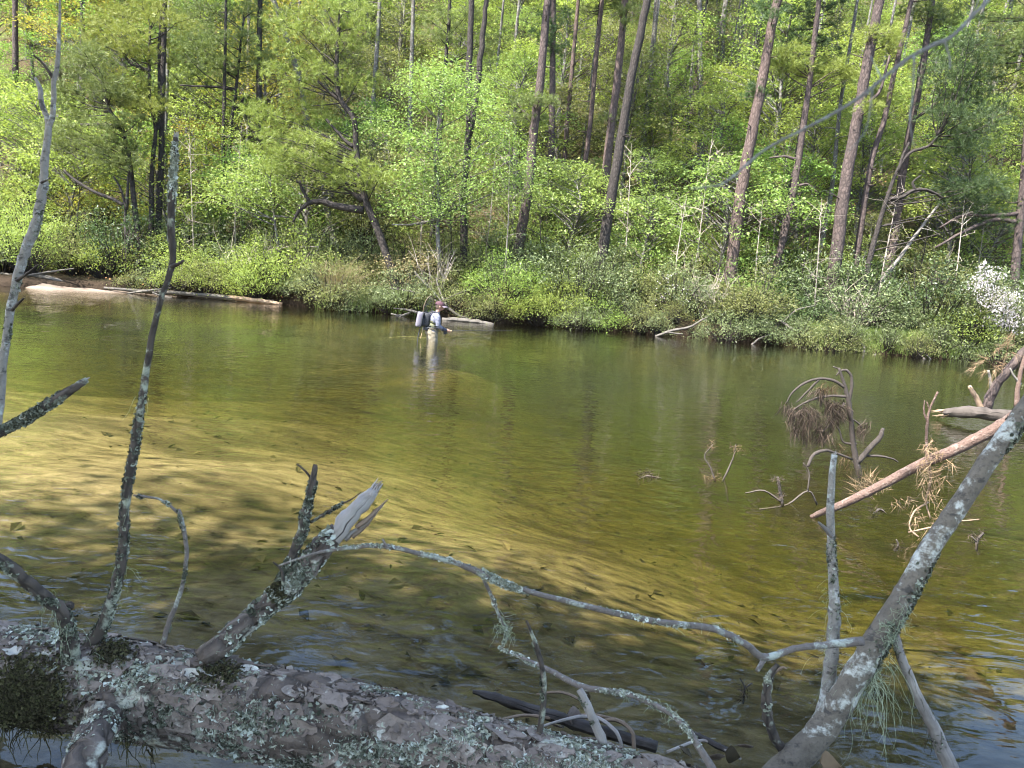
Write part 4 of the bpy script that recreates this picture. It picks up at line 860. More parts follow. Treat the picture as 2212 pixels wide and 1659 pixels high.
# dark moss where the left branches leave the log
rng = np.random.default_rng(8)
def u_at(px, py):
    """position along the log nearest a pixel"""
    d = unit(ray(px, py)); v = LP.P - CAM; k = np.argmin(np.linalg.norm(v - (v @ d)[:, None] * d, axis=1)); return LP.L[k] / LP.L[-1]
for (px, th_, n, su, sth) in [(115, 1.45, 5200, .020, .36), (265, .25, 420, .010, .2), (500, .35, 420, .010, .18)]:
    uu = np.clip(u_at(px, 1470) + rng.normal(0, su, n), 0, 1); p, nn, _ = LP.pt(uu, thu + sgn * (th_ + rng.normal(0, sth, n)))
    o = link('moss', flakes_mesh('moss', p + nn * rng.uniform(0, .014, n)[:, None] - lbase, nn, .0065 * rng.uniform(.5, 1.4, n), rng, .8), M['moss'], trunk); o['kind'] = 'stuff'
strand_mesh(trunk, [LP.pt(np.array([u_at(x, 1470)]), np.array([thu + sgn * 2.3]))[0][0] for x in (40, 70, 110, 150, 330, 370, 800, 850)], 90, .13, 12, lbase, 'moss', .0022, .5, 'hanging_rootlets')
strand_mesh(trunk, [LP.pt(np.array([u_at(x, 1450)]), np.array([thu + sgn * a]))[0][0] for x, a in ((230, .3), (250, .5), (240, .8), (500, .0), (520, .2))], 70, .12, 13, lbase, 'beard', .0011, .9)
# branches of the log
def logbranch(pts, m='bark_branch', lic=0, name='branch', ls=.007, ld='lichen_dark', lu=(0.02, 1), **k):
    o, Pa = stick(LOG, name, pts, m, lbase, **k)
    if lic: lichen(o, Pa, lic, ls, int(pts[0][0]) + 5, lbase, ld, clusters=max(4, lic // 60), u=lu, su=.03, sth=.6)
    return o, Pa
YA = float(LP.P[np.argmin(abs(LP.L / LP.L[-1] - u_at(200, 1470)))][1])
def ylog(px): return float(LP.P[np.argmin(abs(LP.L / LP.L[-1] - u_at(px, 1500)))][1])
o, Pa = logbranch([(165, 1450, 27, ylog(165) - .06), (150, 1385, 23), (132, 1322, 20), (75, 1272, 18), (22, 1225, 17), (-70, 1170, 15, ylog(165) - .3)], lic=900, seed=41)
logbranch([(128, 1330, 16, ylog(165) - .08), (152, 1306, 13, ylog(165) - .1)], name='stub', seed=42, n=8)
strand_mesh(o, [Pa.P[8], Pa.P[10], Pa.P[12]], 40, .14, 43, lbase, 'beard', .0009)
Yb = ylog(210)
o, Pa = logbranch([(180, 1425, 30, Yb), (222, 1352, 19), (252, 1265, 17), (265, 1180, 15), (272, 1080, 14), (288, 980, 14), (306, 870, 12), (326, 740, 10), (347, 648, 9), (371, 575, 10), (371, 500, 11), (370, 430, 11), (377, 340, 10), (380, 296, 7, Yb + .05)], lic=1300, seed=44, lu=(.05, .55), name='snag_branch', n=11)
lichen(o, Pa, 420, .007, 45, lbase, 'lichen', clusters=10, u=(.8, .97), su=.02, sth=.5)
splinters(o, Pa, 'wood_grey', lbase, 4, .035, 46, .2, .5)
stick(o, 'knot', [(371, 575, 8, Yb + .03), (384, 571, 6), (397, 563, 4, Yb)], 'bark_branch', lbase, 7, seed=47)
strand_mesh(o, [Pa.P[8], Pa.P[12], Pa.P[20], Pa.P[30]], 40, .10, 48, lbase, 'beard', .0008)
Yc = ylog(355)
logbranch([(352, 1390, 9, Yc), (366, 1340, 8), (390, 1280, 7), (403, 1200, 7), (394, 1130, 7), (386, 1100, 5, Yc)], 'bark_twig', 120, seed=51, n=7, name='twig')
logbranch([(390, 1112, 5, Yc), (352, 1082, 4), (315, 1073, 4), (288, 1070, 3, Yc - .02)], 'bark_twig', 50, seed=52, n=6, name='twig')
Yd = ylog(480)
dpts = [(440, 1425, 40, Yd), (500, 1375, 37), (560, 1322, 36), (640, 1250, 40), (690, 1190, 38), (728, 1148, 34, Yd + .25)]
o, Pa = logbranch(dpts, 'bark_log', 900, seed=53, name='broken_limb', n=16, rough=.08, ls=.009)
lichen(o, Pa, 900, .009, 54, lbase, 'lichen', clusters=22, u=(.1, .98), su=.03, sth=.5)
rngd = np.random.default_rng(55); p, nn = patchy(Pa, 900, 2, rngd, (.50, .60), (thu - 1, thu + 1), .03, .9); q = link('moss', flakes_mesh('moss', p - lbase, nn, .006 * rngd.uniform(.5, 1.4, len(p)), rngd, .8), M['moss'], o); q['kind'] = 'stuff'
w_, Pw = logbranch([(690, 1190, 34, Yd + .22), (735, 1140, 32), (775, 1095, 28), (806, 1063, 20, Yd + .32)], 'wood_grey', seed=56, name='bare_wood', n=22, rough=.10)
splinters(w_, Pw, 'wood_grey', lbase, 18, .085, 57, .05, .24); splinters(w_, Pw, 'wood_brown', lbase, 12, .08, 58, .06, .22)
for i, (a, b) in enumerate([((745, 1165), (828, 1092)), ((760, 1160), (815, 1108)), ((770, 1140), (838, 1078))]):
    stick(w_, 'splinter', [(a[0], a[1], 10, Yd + .26), ((a[0] + b[0]) / 2, (a[1] + b[1]) / 2 + 3, 8), (b[0], b[1], 1.5, Yd + .3)], 'wood_brown' if i else 'wood_grey', lbase, 6, .2, seed=59 + i)
o, Pa = logbranch([(600, 1275, 19, Yd + .14), (632, 1200, 16), (655, 1135, 18), (665, 1085, 13), (676, 1040, 12), (681, 1003, 8, Yd + .2)], 'bark_branch', 1500, seed=63, n=10, ls=.008, lu=(.05, .88))
stick(o, 'twig', [(672, 1034, 4, Yd + .2), (660, 1018, 4), (641, 1002, 2.5, Yd + .2)], 'bark_branch', lbase, 6, seed=64)
tw, Pt = stick(o, 'twig', [(672, 1128, 6, Yd + .18), (705, 1108, 6), (740, 1088, 3.5), (760, 1078, 2.5), (780, 1063, 1.5, Yd + .15)], 'bark_branch', lbase, 6, seed=65); lichen(tw, Pt, 150, .006, 66, lbase, 'lichen_dark', clusters=6, u=(0, .6), su=.06, sth=1)
stick(o, 'twig', [(612, 1262, 6, Yd + .1), (608, 1232, 5), (590, 1214, 3, Yd + .08)], 'bark_branch', lbase, 6, seed=67)
Ye = ylog(235)
o, Pa = logbranch([(262, 1440, 70, Ye + .03), (240, 1510, 56, Ye - .11), (226, 1545, 50, Ye - .17), (205, 1590, 50), (180, 1650, 53), (140, 1740, 58, Ye - .5)], 'bark_log', 350, seed=68, n=14, name='branch', ld='lichen', lu=(.3, .95))
Yf = ylog(1160)
o, Pa = logbranch([(1152, 1650, 17, Yf), (1166, 1580, 11), (1175, 1480, 9), (1160, 1400, 8), (1137, 1340, 4, Yf + .03)], 'bark_branch', 300, seed=70, n=8, name='branch')
logbranch([(1310, 1625, 17, ylog(1300) + .05), (1278, 1545, 15), (1252, 1490, 12, ylog(1300) + .1)], 'wood_grey', 60, seed=72, n=9, name='stub')
o, Pa = logbranch([(1545, 1670, 13, ylog(1530)), (1480, 1570, 10), (1420, 1525, 9), (1340, 1496, 9), (1255, 1482, 11), (1160, 1435, 8), (1080, 1400, 5, ylog(1100) + .35)], 'bark_twig', 900, seed=73, n=8, name='branch', ls=.006, ld='lichen')
strand_mesh(o, [Pa.P[k] for k in (5, 8, 11, 14)], 60, .045, 74, lbase, 'beard', .0008, 1.0)

# ------------------------------------------------------------------ leaning trunk at right and its branches
YH = 2.45
hp = [(1610, 1745, 52, YH - .1), (1700, 1655, 50), (1780, 1572, 48), (1860, 1440, 44), (1908, 1360, 42), (1962, 1270, 37), (2008, 1185, 34), (2080, 1080, 32), (2142, 985, 31), (2200, 905, 30), (2290, 775, 28, YH + .35)]
WF = .53
pos, rad = branch_px(hp); hb = pos[0]
HT = thing('leaning_tree', 'slim grey trunk with white lichen blotches leaning up at lower right', 'tree', hb)
ht, HP = stick(HT, 'trunk', hp, 'bark_smooth', hb, 20, .05, 8, .02, 80)
rngh = np.random.default_rng(81)
for u0, n in ((.34, 260), (.40, 420), (.47, 300), (.52, 260), (.83, 420), (.88, 300)):
    d = HP.theta_of(np.array([.75, .0, -.5])); p, nn, _ = HP.pt(np.clip(u0 + rngh.normal(0, .018, n), 0, 1), d + rngh.normal(0, .75, n)); q = link('lichen', flakes_mesh('lichen', p - hb, nn, .008 * rngh.uniform(.5, 1.5, n), rngh), M['lichen_dark'], ht); q['kind'] = 'stuff'
strand_mesh(ht, [HP.pt(np.array([u]), np.array([HP.theta_of(np.array([.3, -.5, -.6]))]))[0][0] for u in (.30, .32, .34)], 90, .32, 82, hb, 'beard', .001, .7)
strand_mesh(ht, [HP.pt(np.array([u]), np.array([HP.theta_of(np.array([a, -1., .2]))]))[0][0] for u, a in ((.38, 0), (.40, -.5), (.42, .3), (.44, 0))], 150, .10, 83, hb, 'beard', .0009, 1.4)
def hbranch(pts, m, seed, n=9, lic=0, ls=.006, lm='lichen', name='branch', lu=(0, 1), **k):
    o, Pa = stick(HT, name, pts, m, hb, n, k.get('rough', .09), 5, .06, seed)
    if lic: lichen(o, Pa, lic, ls, seed + 1, hb, lm, clusters=max(4, lic // 50), u=lu, su=.02, sth=.7)
    return o, Pa
ar, AP = hbranch([(1862, 1384, 17, YH - .04), (1780, 1394, 13), (1715, 1401, 12), (1652, 1420, 14), (1600, 1385, 13), (1530, 1356, 13), (1400, 1340, 12), (1250, 1305, 11), (1115, 1270, 11), (1050, 1243, 14), (980, 1215, 10), (905, 1196, 9), (830, 1180, 9), (740, 1185, 7), (680, 1196, 6), (602, 1222, 3.5, YH - .35)], 'bark_twig', 85, 9, 500, lu=(.2, .9))
lichen(ar, AP, 500, .008, 87, hb, 'lichen', clusters=5, u=(.62, .68), su=.01, sth=1)
stick(ar, 'stub', [(1652, 1420, 11, YH - .05), (1636, 1450, 8, YH - .1)], 'bark_twig', hb, 8, seed=88)
stick(ar, 'stub', [(838, 1186, 7, YH - .3), (826, 1164, 4, YH - .3)], 'bark_twig', hb, 6, seed=89)
stick(ar, 'stub', [(985, 1216, 5, YH - .27), (972, 1204, 4), (962, 1206, 2, YH - .27)], 'bark_twig', hb, 6, seed=90)
tw, Pt = stick(ar, 'twig', [(1042, 1245, 7, YH - .2), (1062, 1290, 7), (1080, 1335, 5), (1094, 1365, 4), (1086, 1396, 3, YH - .1)], 'bark_twig', hb, 7, seed=91); lichen(tw, Pt, 380, .006, 92, hb, 'lichen', clusters=10, su=.04, sth=1)
strand_mesh(tw, [Pt.P[12], Pt.P[14], Pt.P[16]], 60, .07, 93, hb, 'beard', .0008, 1.2)
strand_mesh(ar, [AP.P[k] for k in (22, 24, 26, 28, 30)], 30, .04, 94, hb, 'beard', .0008, 1.2)
o, Pa = hbranch([(1925, 1350, 15, YH + .08), (1955, 1440, 16), (1990, 1520, 18), (2030, 1600, 22), (2065, 1700, 27, YH)], 'wood_grey', 95, 10, 150, lm='lichen_dark', rough=.14)
strand_mesh(o, [Pa.P[3], Pa.P[6], Pa.P[10], Pa.P[14]], 40, .09, 96, hb, 'moss', .0012, .6, 'bark_shreds')
o, Pa = hbranch([(1765, 1610, 26, YH + .08), (1788, 1490, 24), (1797, 1400, 23), (1803, 1300, 20, YH + .14), (1797, 1200, 15), (1794, 1090, 14), (1802, 982, 10, YH + .22)], 'bark_snag', 97, 12, 420, lu=(.3, .7), rough=.07, lm='lichen_dark')
splinters(o, Pa, 'wood_grey', hb, 4, .03, 98, .2, .5)
stick(o, 'stub', [(1797, 1160, 9, YH + .17), (1782, 1142, 8), (1768, 1128, 4, YH + .15)], 'wood_grey', hb, 7, seed=99)
strand_mesh(o, [Pa.P[10], Pa.P[12], Pa.P[14], Pa.P[16]], 60, .11, 100, hb, 'beard', .0009, 1.0)
o, Pa = hbranch([(1712, 1650, 20, YH - .02), (1672, 1590, 17), (1655, 1525, 18), (1662, 1465, 15), (1680, 1436, 9, YH - .02)], 'bark_branch', 101, 10, 160, rough=.16)
stick(o, 'stub', [(1672, 1452, 8, YH - .02), (1690, 1442, 5), (1700, 1445, 3, YH - .05)], 'wood_brown', hb, 7, seed=102)

# ------------------------------------------------------------------ standing dead stems at the left edge
WF = .50
YS = 3.3
sp = [(-14, 985, 14, YS), (0, 880, 13), (8, 780, 13), (22, 672, 14), (36, 608, 15), (53, 547, 17), (77, 486, 17), (93, 405, 15), (97, 344, 13), (106, 272, 11, YS + .1)]
pos, rad = branch_px(sp); sb = pos[0] - np.array([0, 0, .9])
SN = thing('dead_snag', 'tall forked grey dead stem rising along the left edge', 'dead tree', sb)
low = [np.array([pos[0][0] - .12, pos[0][1], -.35]), np.array([pos[0][0] - .05, pos[0][1], .3])]
mb = MB(); SP = Path(np.vstack([low, pos]), np.concatenate([[.05, .04], rad * WF]), 6, .05, 110); mb.tube(SP, 12, .14, 110); sn = mb.build('trunk', M['bark_snag'], SN, sb)
for i, q in enumerate([[(104, 280, 9, YS + .1), (101, 251, 9), (90, 225, 9), (87, 194, 8), (76, 168, 5, YS + .15)], [(106, 276, 10, YS + .1), (115, 239, 9), (117, 170, 8), (123, 150, 8), (127, 90, 6), (129, 30, 4), (131, -60, 3, YS + .1)], [(117, 172, 6, YS + .1), (95, 140, 4), (72, 118, 3, YS + .05)], [(36, 606, 6, YS), (60, 590, 5), (82, 572, 2, YS - .1)], [(26, 670, 6, YS), (40, 655, 5), (52, 644, 3, YS - .1)], [(90, 395, 5, YS), (108, 384, 2.5, YS - .05)]]):
    o, Pa = stick(SN, 'branch', q, 'bark_snag' if i < 2 else 'bark_branch', sb, 8, .1, seed=111 + i)
lichen(sn, SP, 500, .008, 120, sb, 'lichen_dark', clusters=16, u=(.25, .9), su=.02, sth=.7)
WF = .68
bp = [(-90, 980, 13, 2.7), (0, 936, 12), (70, 895, 13), (130, 858, 13), (165, 835, 11), (188, 820, 8, 2.75)]
pos, rad = branch_px(bp)
BB = thing('broken_branch', 'broken lichen-covered branch poking in from the left edge', 'branch', pos[0])
o, Pa = stick(BB, 'branch', bp, 'bark_branch', pos[0], 10, .1, seed=121); lichen(o, Pa, 1100, .009, 122, pos[0], 'lichen_dark', clusters=16, u=(.35, .82), su=.03, sth=1); splinters(o, Pa, 'wood_grey', pos[0], 3, .03, 123, .3, .5)
# twig hanging close to the lens, upper right
WF = .40
np_ = [(1490, 408, 3, .75), (1530, 403, 5), (1570, 392, 6), (1650, 325, 6), (1750, 272, 7), (1850, 215, 8), (1950, 135, 9), (2010, 100, 10), (2060, 75, 8), (2140, -5, 8), (2300, -160, 9, .8)]
pos, rad = branch_px(np_)
NT = thing('overhanging_twig', 'blurred grey lichen twig hanging close in the upper right', 'twig', pos[-1])
M['bark_dead_twig'] = blotch_mat('bark_dead_twig', (.13, .115, .10), (.27, .245, .215), (.38, .38, .34), 40.0, .55, .001)
o, Pa = stick(NT, 'stem', np_, 'bark_dead_twig', pos[-1], 8, .12, seed=130)
for i, q in enumerate([[(1975, 120, 5, .75), (1972, 200, 4), (1965, 260, 4), (1975, 320, 2, .73)], [(1885, 195, 4, .75), (1870, 280, 3), (1830, 330, 2, .73)], [(2040, 85, 4, .76), (2052, 130, 4), (2050, 150, 2, .75)], [(1905, 170, 4, .75), (1880, 120, 2, .78)], [(2090, 45, 4, .76), (2110, 10, 3), (2120, -30, 2, .78)]]): stick(NT, 'side_twig', q, 'bark_dead_twig', pos[-1], 6, .12, seed=131 + i)
lichen(o, Pa, 160, .002, 137, pos[-1], 'lichen', clusters=10, u=(.05, .8), su=.02, sth=1)

# ------------------------------------------------------------------ fallen pine and dead tops in the water at right
WF = .54
fp = [(1752, 1117, 9, 6.1), (1785, 1103, 12), (1830, 1085, 15), (1900, 1050, 16), (1990, 1003, 18), (2065, 970, 19), (2140, 932, 20), (2212, 888, 22), (2330, 805, 24, 5.5)]
pos, rad = branch_px(fp); fb = pos[3]
FP_ = thing('fallen_pine', 'sunlit orange-pink fallen pine trunk slanting out of the water at right', 'fallen tree', fb)
ft, Fp = stick(FP_, 'trunk', fp, 'bark_fallen', fb, 14, .08, 6, .03, 140)
YO = 5.85
for i, q in enumerate([[(2003, 1000, 6, YO), (2001, 950, 5), (2003, 915, 5), (2008, 885, 4), (2026, 846, 3.5, YO)], [(2004, 912, 4, YO), (1996, 890, 3), (1997, 865, 2, YO)], [(2008, 885, 3, YO), (2002, 868, 2, YO)], [(2005, 990, 5, YO), (2010, 1040, 4), (2000, 1080, 3), (2010, 1120, 3, YO - .1)], [(1985, 1160, 3, YO - .2), (1965, 1140, 3), (1975, 1105, 3), (2005, 1085, 3, YO)], [(1962, 1150, 3, YO - .3), (2020, 1138, 3), (2050, 1140, 2, YO - .3)], [(2040, 1120, 3, YO - .2), (2075, 1125, 3), (2115, 1122, 2, YO - .2)]]): stick(FP_, 'branch', q, 'wood_brown' if i > 2 else 'bark_fallen', fb, 7, .12, seed=141 + i)
rg = np.random.default_rng(150)
def tuftset(pxs, Y, n, jit, rg, down=-.6):
    P = []; D = []
    for (x, y) in pxs:
        for k in range(n): P.append(at(x + rg.normal(0, jit), y + rg.normal(0, jit), Y + rg.normal(0, .04))); D.append(np.array([rg.normal(0, .6), rg.normal(0, .4), down + rg.normal(0, .4)]))
    return P, D
P_, D_ = tuftset([(2005, 960), (2010, 985), (2000, 1010), (2015, 1030), (2035, 1010), (2025, 1045), (2005, 1060), (1985, 1120), (2010, 1135), (2030, 1130), (2040, 1100)], YO - .12, 7, 10, rg); needles_at(FP_, P_, D_, 'needle_tan', fb, 7, .11, .005, 151)
P_, D_ = tuftset([(1862, 1050), (1880, 1045), (1905, 1055)], 6.2, 5, 8, rg, .5); needles_at(FP_, P_, D_, 'needle_tan', fb, 10, .13, .005, 152)
P_, D_ = tuftset([(1960, 1078), (1938, 1085)], 6.0, 3, 5, rg, -.6); needles_at(FP_, P_, D_, 'needle_tan', fb, 8, .10, .006, 153)
# dead pine top with drooping needles
WF = .66
YP = 8.1
pp = [(1858, 1030, 9, YP), (1850, 1000, 9), (1843, 960, 8), (1838, 905, 7), (1832, 862, 7), (1822, 825, 5), (1812, 795, 4, YP)]
pos, rad = branch_px(pp); pb = pos[0]
DP = thing('dead_pine_top', 'drooping dead pine top with grey-brown needles standing in the water', 'dead tree', pb)
stick(DP, 'stem', pp, 'bark_dead', pb, 9, .1, 5, .05, 160)
ends = []
for i, q in enumerate([[(1834, 870, 5, YP), (1840, 835, 5), (1838, 812, 4), (1828, 800, 4), (1815, 802, 3), (1806, 812, 2, YP)], [(1826, 838, 5, YP), (1800, 822, 5), (1770, 818, 4), (1738, 828, 4), (1712, 848, 3), (1698, 872, 2, YP)], [(1832, 858, 5, YP), (1800, 855, 4), (1765, 860, 4), (1735, 872, 3), (1708, 890, 2, YP)], [(1770, 818, 4, YP), (1745, 845, 3), (1720, 870, 2, YP)], [(1825, 870, 4, YP), (1805, 900, 4), (1790, 920, 3), (1775, 935, 2, YP)], [(1852, 1000, 9, YP), (1878, 970, 9), (1900, 945, 8), (1908, 926, 5, YP)], [(1860, 985, 4, YP), (1895, 985, 4), (1925, 990, 3), (1940, 998, 2, YP)], [(1745, 1008, 5, YP - .2), (1755, 985, 5), (1780, 973, 5), (1805, 978, 4), (1840, 992, 4, YP)], [(1850, 960, 4, YP), (1822, 955, 3), (1815, 935, 3), (1808, 920, 2, YP)], [(1840, 905, 3, YP), (1855, 915, 3), (1862, 925, 2, YP)], [(1812, 797, 3, YP), (1800, 792, 2, YP)]]): stick(DP, 'branch', q, 'bark_dead', pb, 6, .1, 4, .1, 161 + i)
P_, D_ = tuftset([(1705, 880), (1715, 905), (1725, 890), (1740, 880), (1750, 905), (1735, 915), (1720, 925), (1760, 890), (1772, 850), (1790, 930), (1775, 945), (1790, 870), (1815, 870), (1825, 885), (1800, 880), (1812, 900), (1795, 905), (1770, 920), (1742, 940), (1860, 925)], YP, 9, 6, rg, -1.3); needles_at(DP, P_, D_, 'needle_grey', pb, 12, .16, .006, 175, .3)
P_, D_ = tuftset([(1790, 835), (1810, 842), (1775, 840), (1830, 985), (1812, 960)], YP + .1, 5, 6, rg, -1.0); needles_at(DP, P_, D_, 'needle_dead', pb, 10, .14, .006, 176, .35)
# half-sunk rotten log with upright limb, right edge
YQ = 12.2
qp = [(2040, 892, 11, YQ), (2075, 890, 16), (2130, 894, 17), (2200, 900, 17), (2330, 912, 18, YQ - .6)]
pos, rad = branch_px(qp); qb = pos[1] - np.array([0, 0, .12])
QL = thing('rotten_log', 'half-sunk rotten log with an upright limb at the right edge', 'log', qb)
o, Pa = stick(QL, 'trunk', qp, 'wood_wet', qb, 14, .16, 6, .05, 180); Pr = Path(Pa.P[::-1], Pa.R[::-1], 1); splinters(o, Pr, 'wood_brown', qb, 10, .3, 181, .18, .22)
for i, (q, mm) in enumerate([([(2130, 890, 14, YQ - .1), (2138, 860, 13), (2160, 822, 12), (2200, 775, 12), (2260, 710, 11, YQ - .2)], 'bark_pine'), ([(2122, 885, 8, YQ - .1), (2108, 858, 7), (2094, 834, 5, YQ - .1)], 'wood_brown'), ([(2195, 880, 7, YQ - .3), (2200, 830, 6), (2208, 790, 5), (2225, 740, 4, YQ - .3)], 'bark_fallen'), ([(2142, 850, 5, YQ - .1), (2140, 825, 4), (2135, 800, 3, YQ - .1)], 'wood_pale'), ([(2205, 830, 4, YQ - .3), (2190, 812, 3), (2182, 795, 2, YQ - .3)], 'wood_pale')]): stick(QL, 'limb', q, mm, qb, 9, .1, 5, .06, 182 + i)
P_, D_ = tuftset([(2150, 800), (2140, 815), (2160, 790), (2110, 795), (2125, 785), (2175, 745), (2160, 750), (2190, 735), (2185, 765)], YQ - .3, 2, 6, rg, -.5); D_ = [d + np.array([-.8, 0, 0]) for d in D_]; needles_at(QL, P_, D_, 'needle_tan', qb, 14, .2, .007, 190, .3)
# small sprigs standing or floating in the water
SPRIGS = [(1530, 1035, 6.9, [[(1545, 1040, 3), (1535, 1010, 3), (1522, 985, 2), (1540, 960, 2)], [(1560, 1042, 3), (1575, 1010, 3), (1585, 985, 2), (1590, 960, 1.5)]], [(1538, 965), (1590, 970), (1530, 1032), (1550, 1030)], 'pair of thin sprigs with needle tips standing in mid water'),
          (1400, 1032, 7.0, [[(1380, 1035, 2), (1400, 1028, 3), (1430, 1034, 2)]], [(1385, 1028), (1400, 1024), (1415, 1030)], 'small floating pine tip in mid water'),
          (1690, 1090, 6.4, [[(1690, 1095, 5), (1685, 1060, 5), (1680, 1030, 4)], [(1610, 1065, 2), (1650, 1060, 3), (1690, 1085, 4)], [(1640, 1100, 3), (1700, 1090, 3), (1745, 1060, 3), (1765, 1090, 3)], [(1745, 1062, 3), (1748, 1020, 2), (1735, 1000, 2)]], [(1680, 1040), (1690, 1070)], 'tangle of dark wet twigs beside the fallen pine tip'),
          (1895, 1108, 6.1, [[(1885, 1112, 3), (1900, 1100, 4), (1915, 1110, 2)]], [(1895, 1106)], 'dark pine cone floating under the fallen pine'),
          (1940, 1185, 5.1, [[(1930, 1190, 3), (1940, 1178, 3), (1936, 1165, 2)]], [(1938, 1180)], 'tiny dark twig end floating left of the leaning trunk'),
          (2110, 1180, 5.4, [[(2108, 1190, 4), (2112, 1165, 4), (2125, 1150, 3)], [(2110, 1170, 3), (2098, 1158, 2)]], [(2112, 1170), (2120, 1160)], 'small dead sprig in the water right of the leaning trunk'),
          (1605, 1500, 3.0, [[(1605, 1520, 3), (1608, 1485, 3), (1598, 1465, 2)], [(1606, 1490, 2), (1625, 1475, 2)]], [(1608, 1500)], 'dark sprig poking up left of the short curved stub')]
for i, (bx0, by0, Y, lines, tufts, lab) in enumerate(SPRIGS):
    b = at_z(bx0, by0, -.02); T_ = thing('water_sprig', lab, 'twig', b)
    for k, q in enumerate(lines): stick(T_, 'stem', [(a[0], a[1], a[2], float(b[1])) for a in q], 'wood_wet', b, 5, .12, 4, .1, 200 + i * 7 + k)
    P_, D_ = tuftset(tufts, float(b[1]), 6, 4, rg, -.2); needles_at(T_, P_, D_, 'needle_grey' if i != 0 else 'needle_dead', b, 8, .07 * b[1] / 6, .004, 220 + i)
# drift sticks caught behind the log
for i, (q, mm, lab) in enumerate([
    ([(1022, 1494, 4), (1060, 1503, 9), (1110, 1520, 10), (1200, 1550, 12), (1300, 1580, 12), (1420, 1615, 11)], 'wood_wet', 'dark wet drift branch floating behind the log'),
    ([(1060, 1560, 2), (1130, 1545, 3), (1200, 1552, 4), (1280, 1545, 4), (1350, 1560, 3)], 'wood_brown', 'thin brown stick lying along the dark drift branch'),
    ([(1120, 1590, 2), (1200, 1560, 3), (1280, 1548, 4), (1330, 1580, 4), (1345, 1620, 3)], 'wood_grey', 'thin bowed stick arching over the drift pile'),
    ([(1290, 1560, 3), (1330, 1555, 4), (1365, 1580, 4), (1370, 1620, 4)], 'wood_brown', 'short curled stick at the end of the drift pile'),
    ([(1160, 1500, 2), (1210, 1495, 3), (1250, 1510, 3), (1270, 1530, 2)], 'wood_brown', 'small hooked twig on top of the drift pile'),
    ([(1500, 1585, 5), (1540, 1605, 6), (1590, 1630, 6)], 'wood_wet', 'dark stick behind the thin end of the log'),
    ([(1440, 1625, 3), (1520, 1600, 3), (1600, 1640, 3)], 'wood_grey', 'thin grey stick crossing the thin end of the log')]):
    z = .03; ps = np.array([at_z(a[0], a[1], z + (.05 if i in (2, 3, 4) and 0 < k < len(q) - 1 else 0)) for k, a in enumerate(q)]); T_ = thing('drift_stick', lab, 'stick', ps[0])
    mb = MB(); mb.tube(Path(ps, [px2m(ps[k], a[2]) for k, a in enumerate(q)], 5, .08, i), 7, .12, i); mb.build('stem', M[mm], T_, ps[0])
# dead leaves and rotted bark by the foot of the leaning trunk
def big_leaf(px, py, z, s, rx, rz, m, lab, grp=None):
    p = at_z(px, py, z); T_ = MB(); a = np.linspace(0, 1, 7); wd = np.array([0, .32, .46, .42, .3, .15, 0]) * s; V = []
    for k in range(7): V += [[a[k] * s - s / 2, -wd[k], .12 * s * abs(a[k] - .5) + .08 * s], [a[k] * s - s / 2, 0, .2 * s * abs(a[k] - .5) ** 2], [a[k] * s - s / 2, wd[k], .1 * s * abs(a[k] - .4) + .06 * s]]
    F = [(3 * k + j, 3 * k + j + 1, 3 * k + j + 4, 3 * k + j + 3) for k in range(6) for j in range(2)]
    T_.add(V, F); o = T_.build('dead_leaf', M[m], None, smooth=True, loc=p); o.rotation_euler = (rx, .3, rz); md = o.modifiers.new('thick', 'SOLIDIFY'); md.thickness = .0015; tag(o, lab, 'leaf', grp); return o
big_leaf(1790, 1655, .10, .11, .9, .4, 'leaf_litter', 'rust-brown dead leaf at the foot of the leaning trunk')
for i, (x, y, z, s, a, b) in enumerate([(1240, 1545, .06, .12, 1.1, .4), (1265, 1500, .2, .10, 1.4, 1.8), (1200, 1570, .05, .1, .6, 2.2), (1580, 1630, .06, .11, 1.2, .2), (1610, 1615, .05, .10, .7, 2.6), (1480, 1625, .08, .10, .5, 1.1), (1545, 1640, .07, .12, .9, 3.0)]):
    big_leaf(x, y, z, s * .62, a, b, 'sunken_leaf' if i % 2 else 'bark_plate_brown', 'grey curled dead leaf ' + ['on the brown sticks behind the log', 'stuck to the pale stub behind the log', 'beside the dark drift branch', 'by the dark stick at the thin log end', 'closest to the leaning tree foot', 'lying left of the crossing grey stick', 'wedged below the crossing grey stick'][i], 'curled dead leaves in the drift')

# ------------------------------------------------------------------ driftwood along the far bank
WF = .62
def drift(name, label, parts, m, cat='driftwood', tuft=None):
    first = branch_px(parts[0][0])[0]; b = first[0].copy(); T_ = thing(name, label, cat, b)
    for i, (q, pn) in enumerate(parts): stick(T_, pn, q, m, b, 9, .12, 5, .1, abs(hash(label)) % 999 + i if False else len(label) * 7 + i)
    return T_
drift('driftwood_log', 'bleached log lying on top of the sandbar', [([(-60, 585, 8, 28.3), (30, 598, 9), (100, 600, 8), (140, 612, 6, 28.2)], 'trunk'), ([(0, 612, 4, 27.6), (40, 617, 4), (70, 626, 3, 27.5)], 'branch'), ([(30, 600, 3, 28), (90, 590, 3), (160, 580, 2, 28)], 'branch')], 'wood_drift')
drift('driftwood_log', 'long pale driftwood log along the far waterline', [([(225, 622, 4, 28.5), (330, 630, 6), (430, 637, 7), (510, 645, 8), (590, 653, 7, 29.0)], 'trunk'), ([(275, 634, 3, 28.4), (320, 628, 4), (370, 622, 2, 28.4)], 'branch'), ([(330, 632, 3, 28.2), (350, 640, 2.5), (372, 643, 2, 28.2)], 'branch')], 'wood_drift')
drift('driftwood_log', 'brown rotting log end left of the yellow-green bush', [([(390, 634, 5, 28.9), (470, 640, 7), (560, 650, 8), (610, 658, 7, 28.8)], 'trunk')], 'wood_brown')
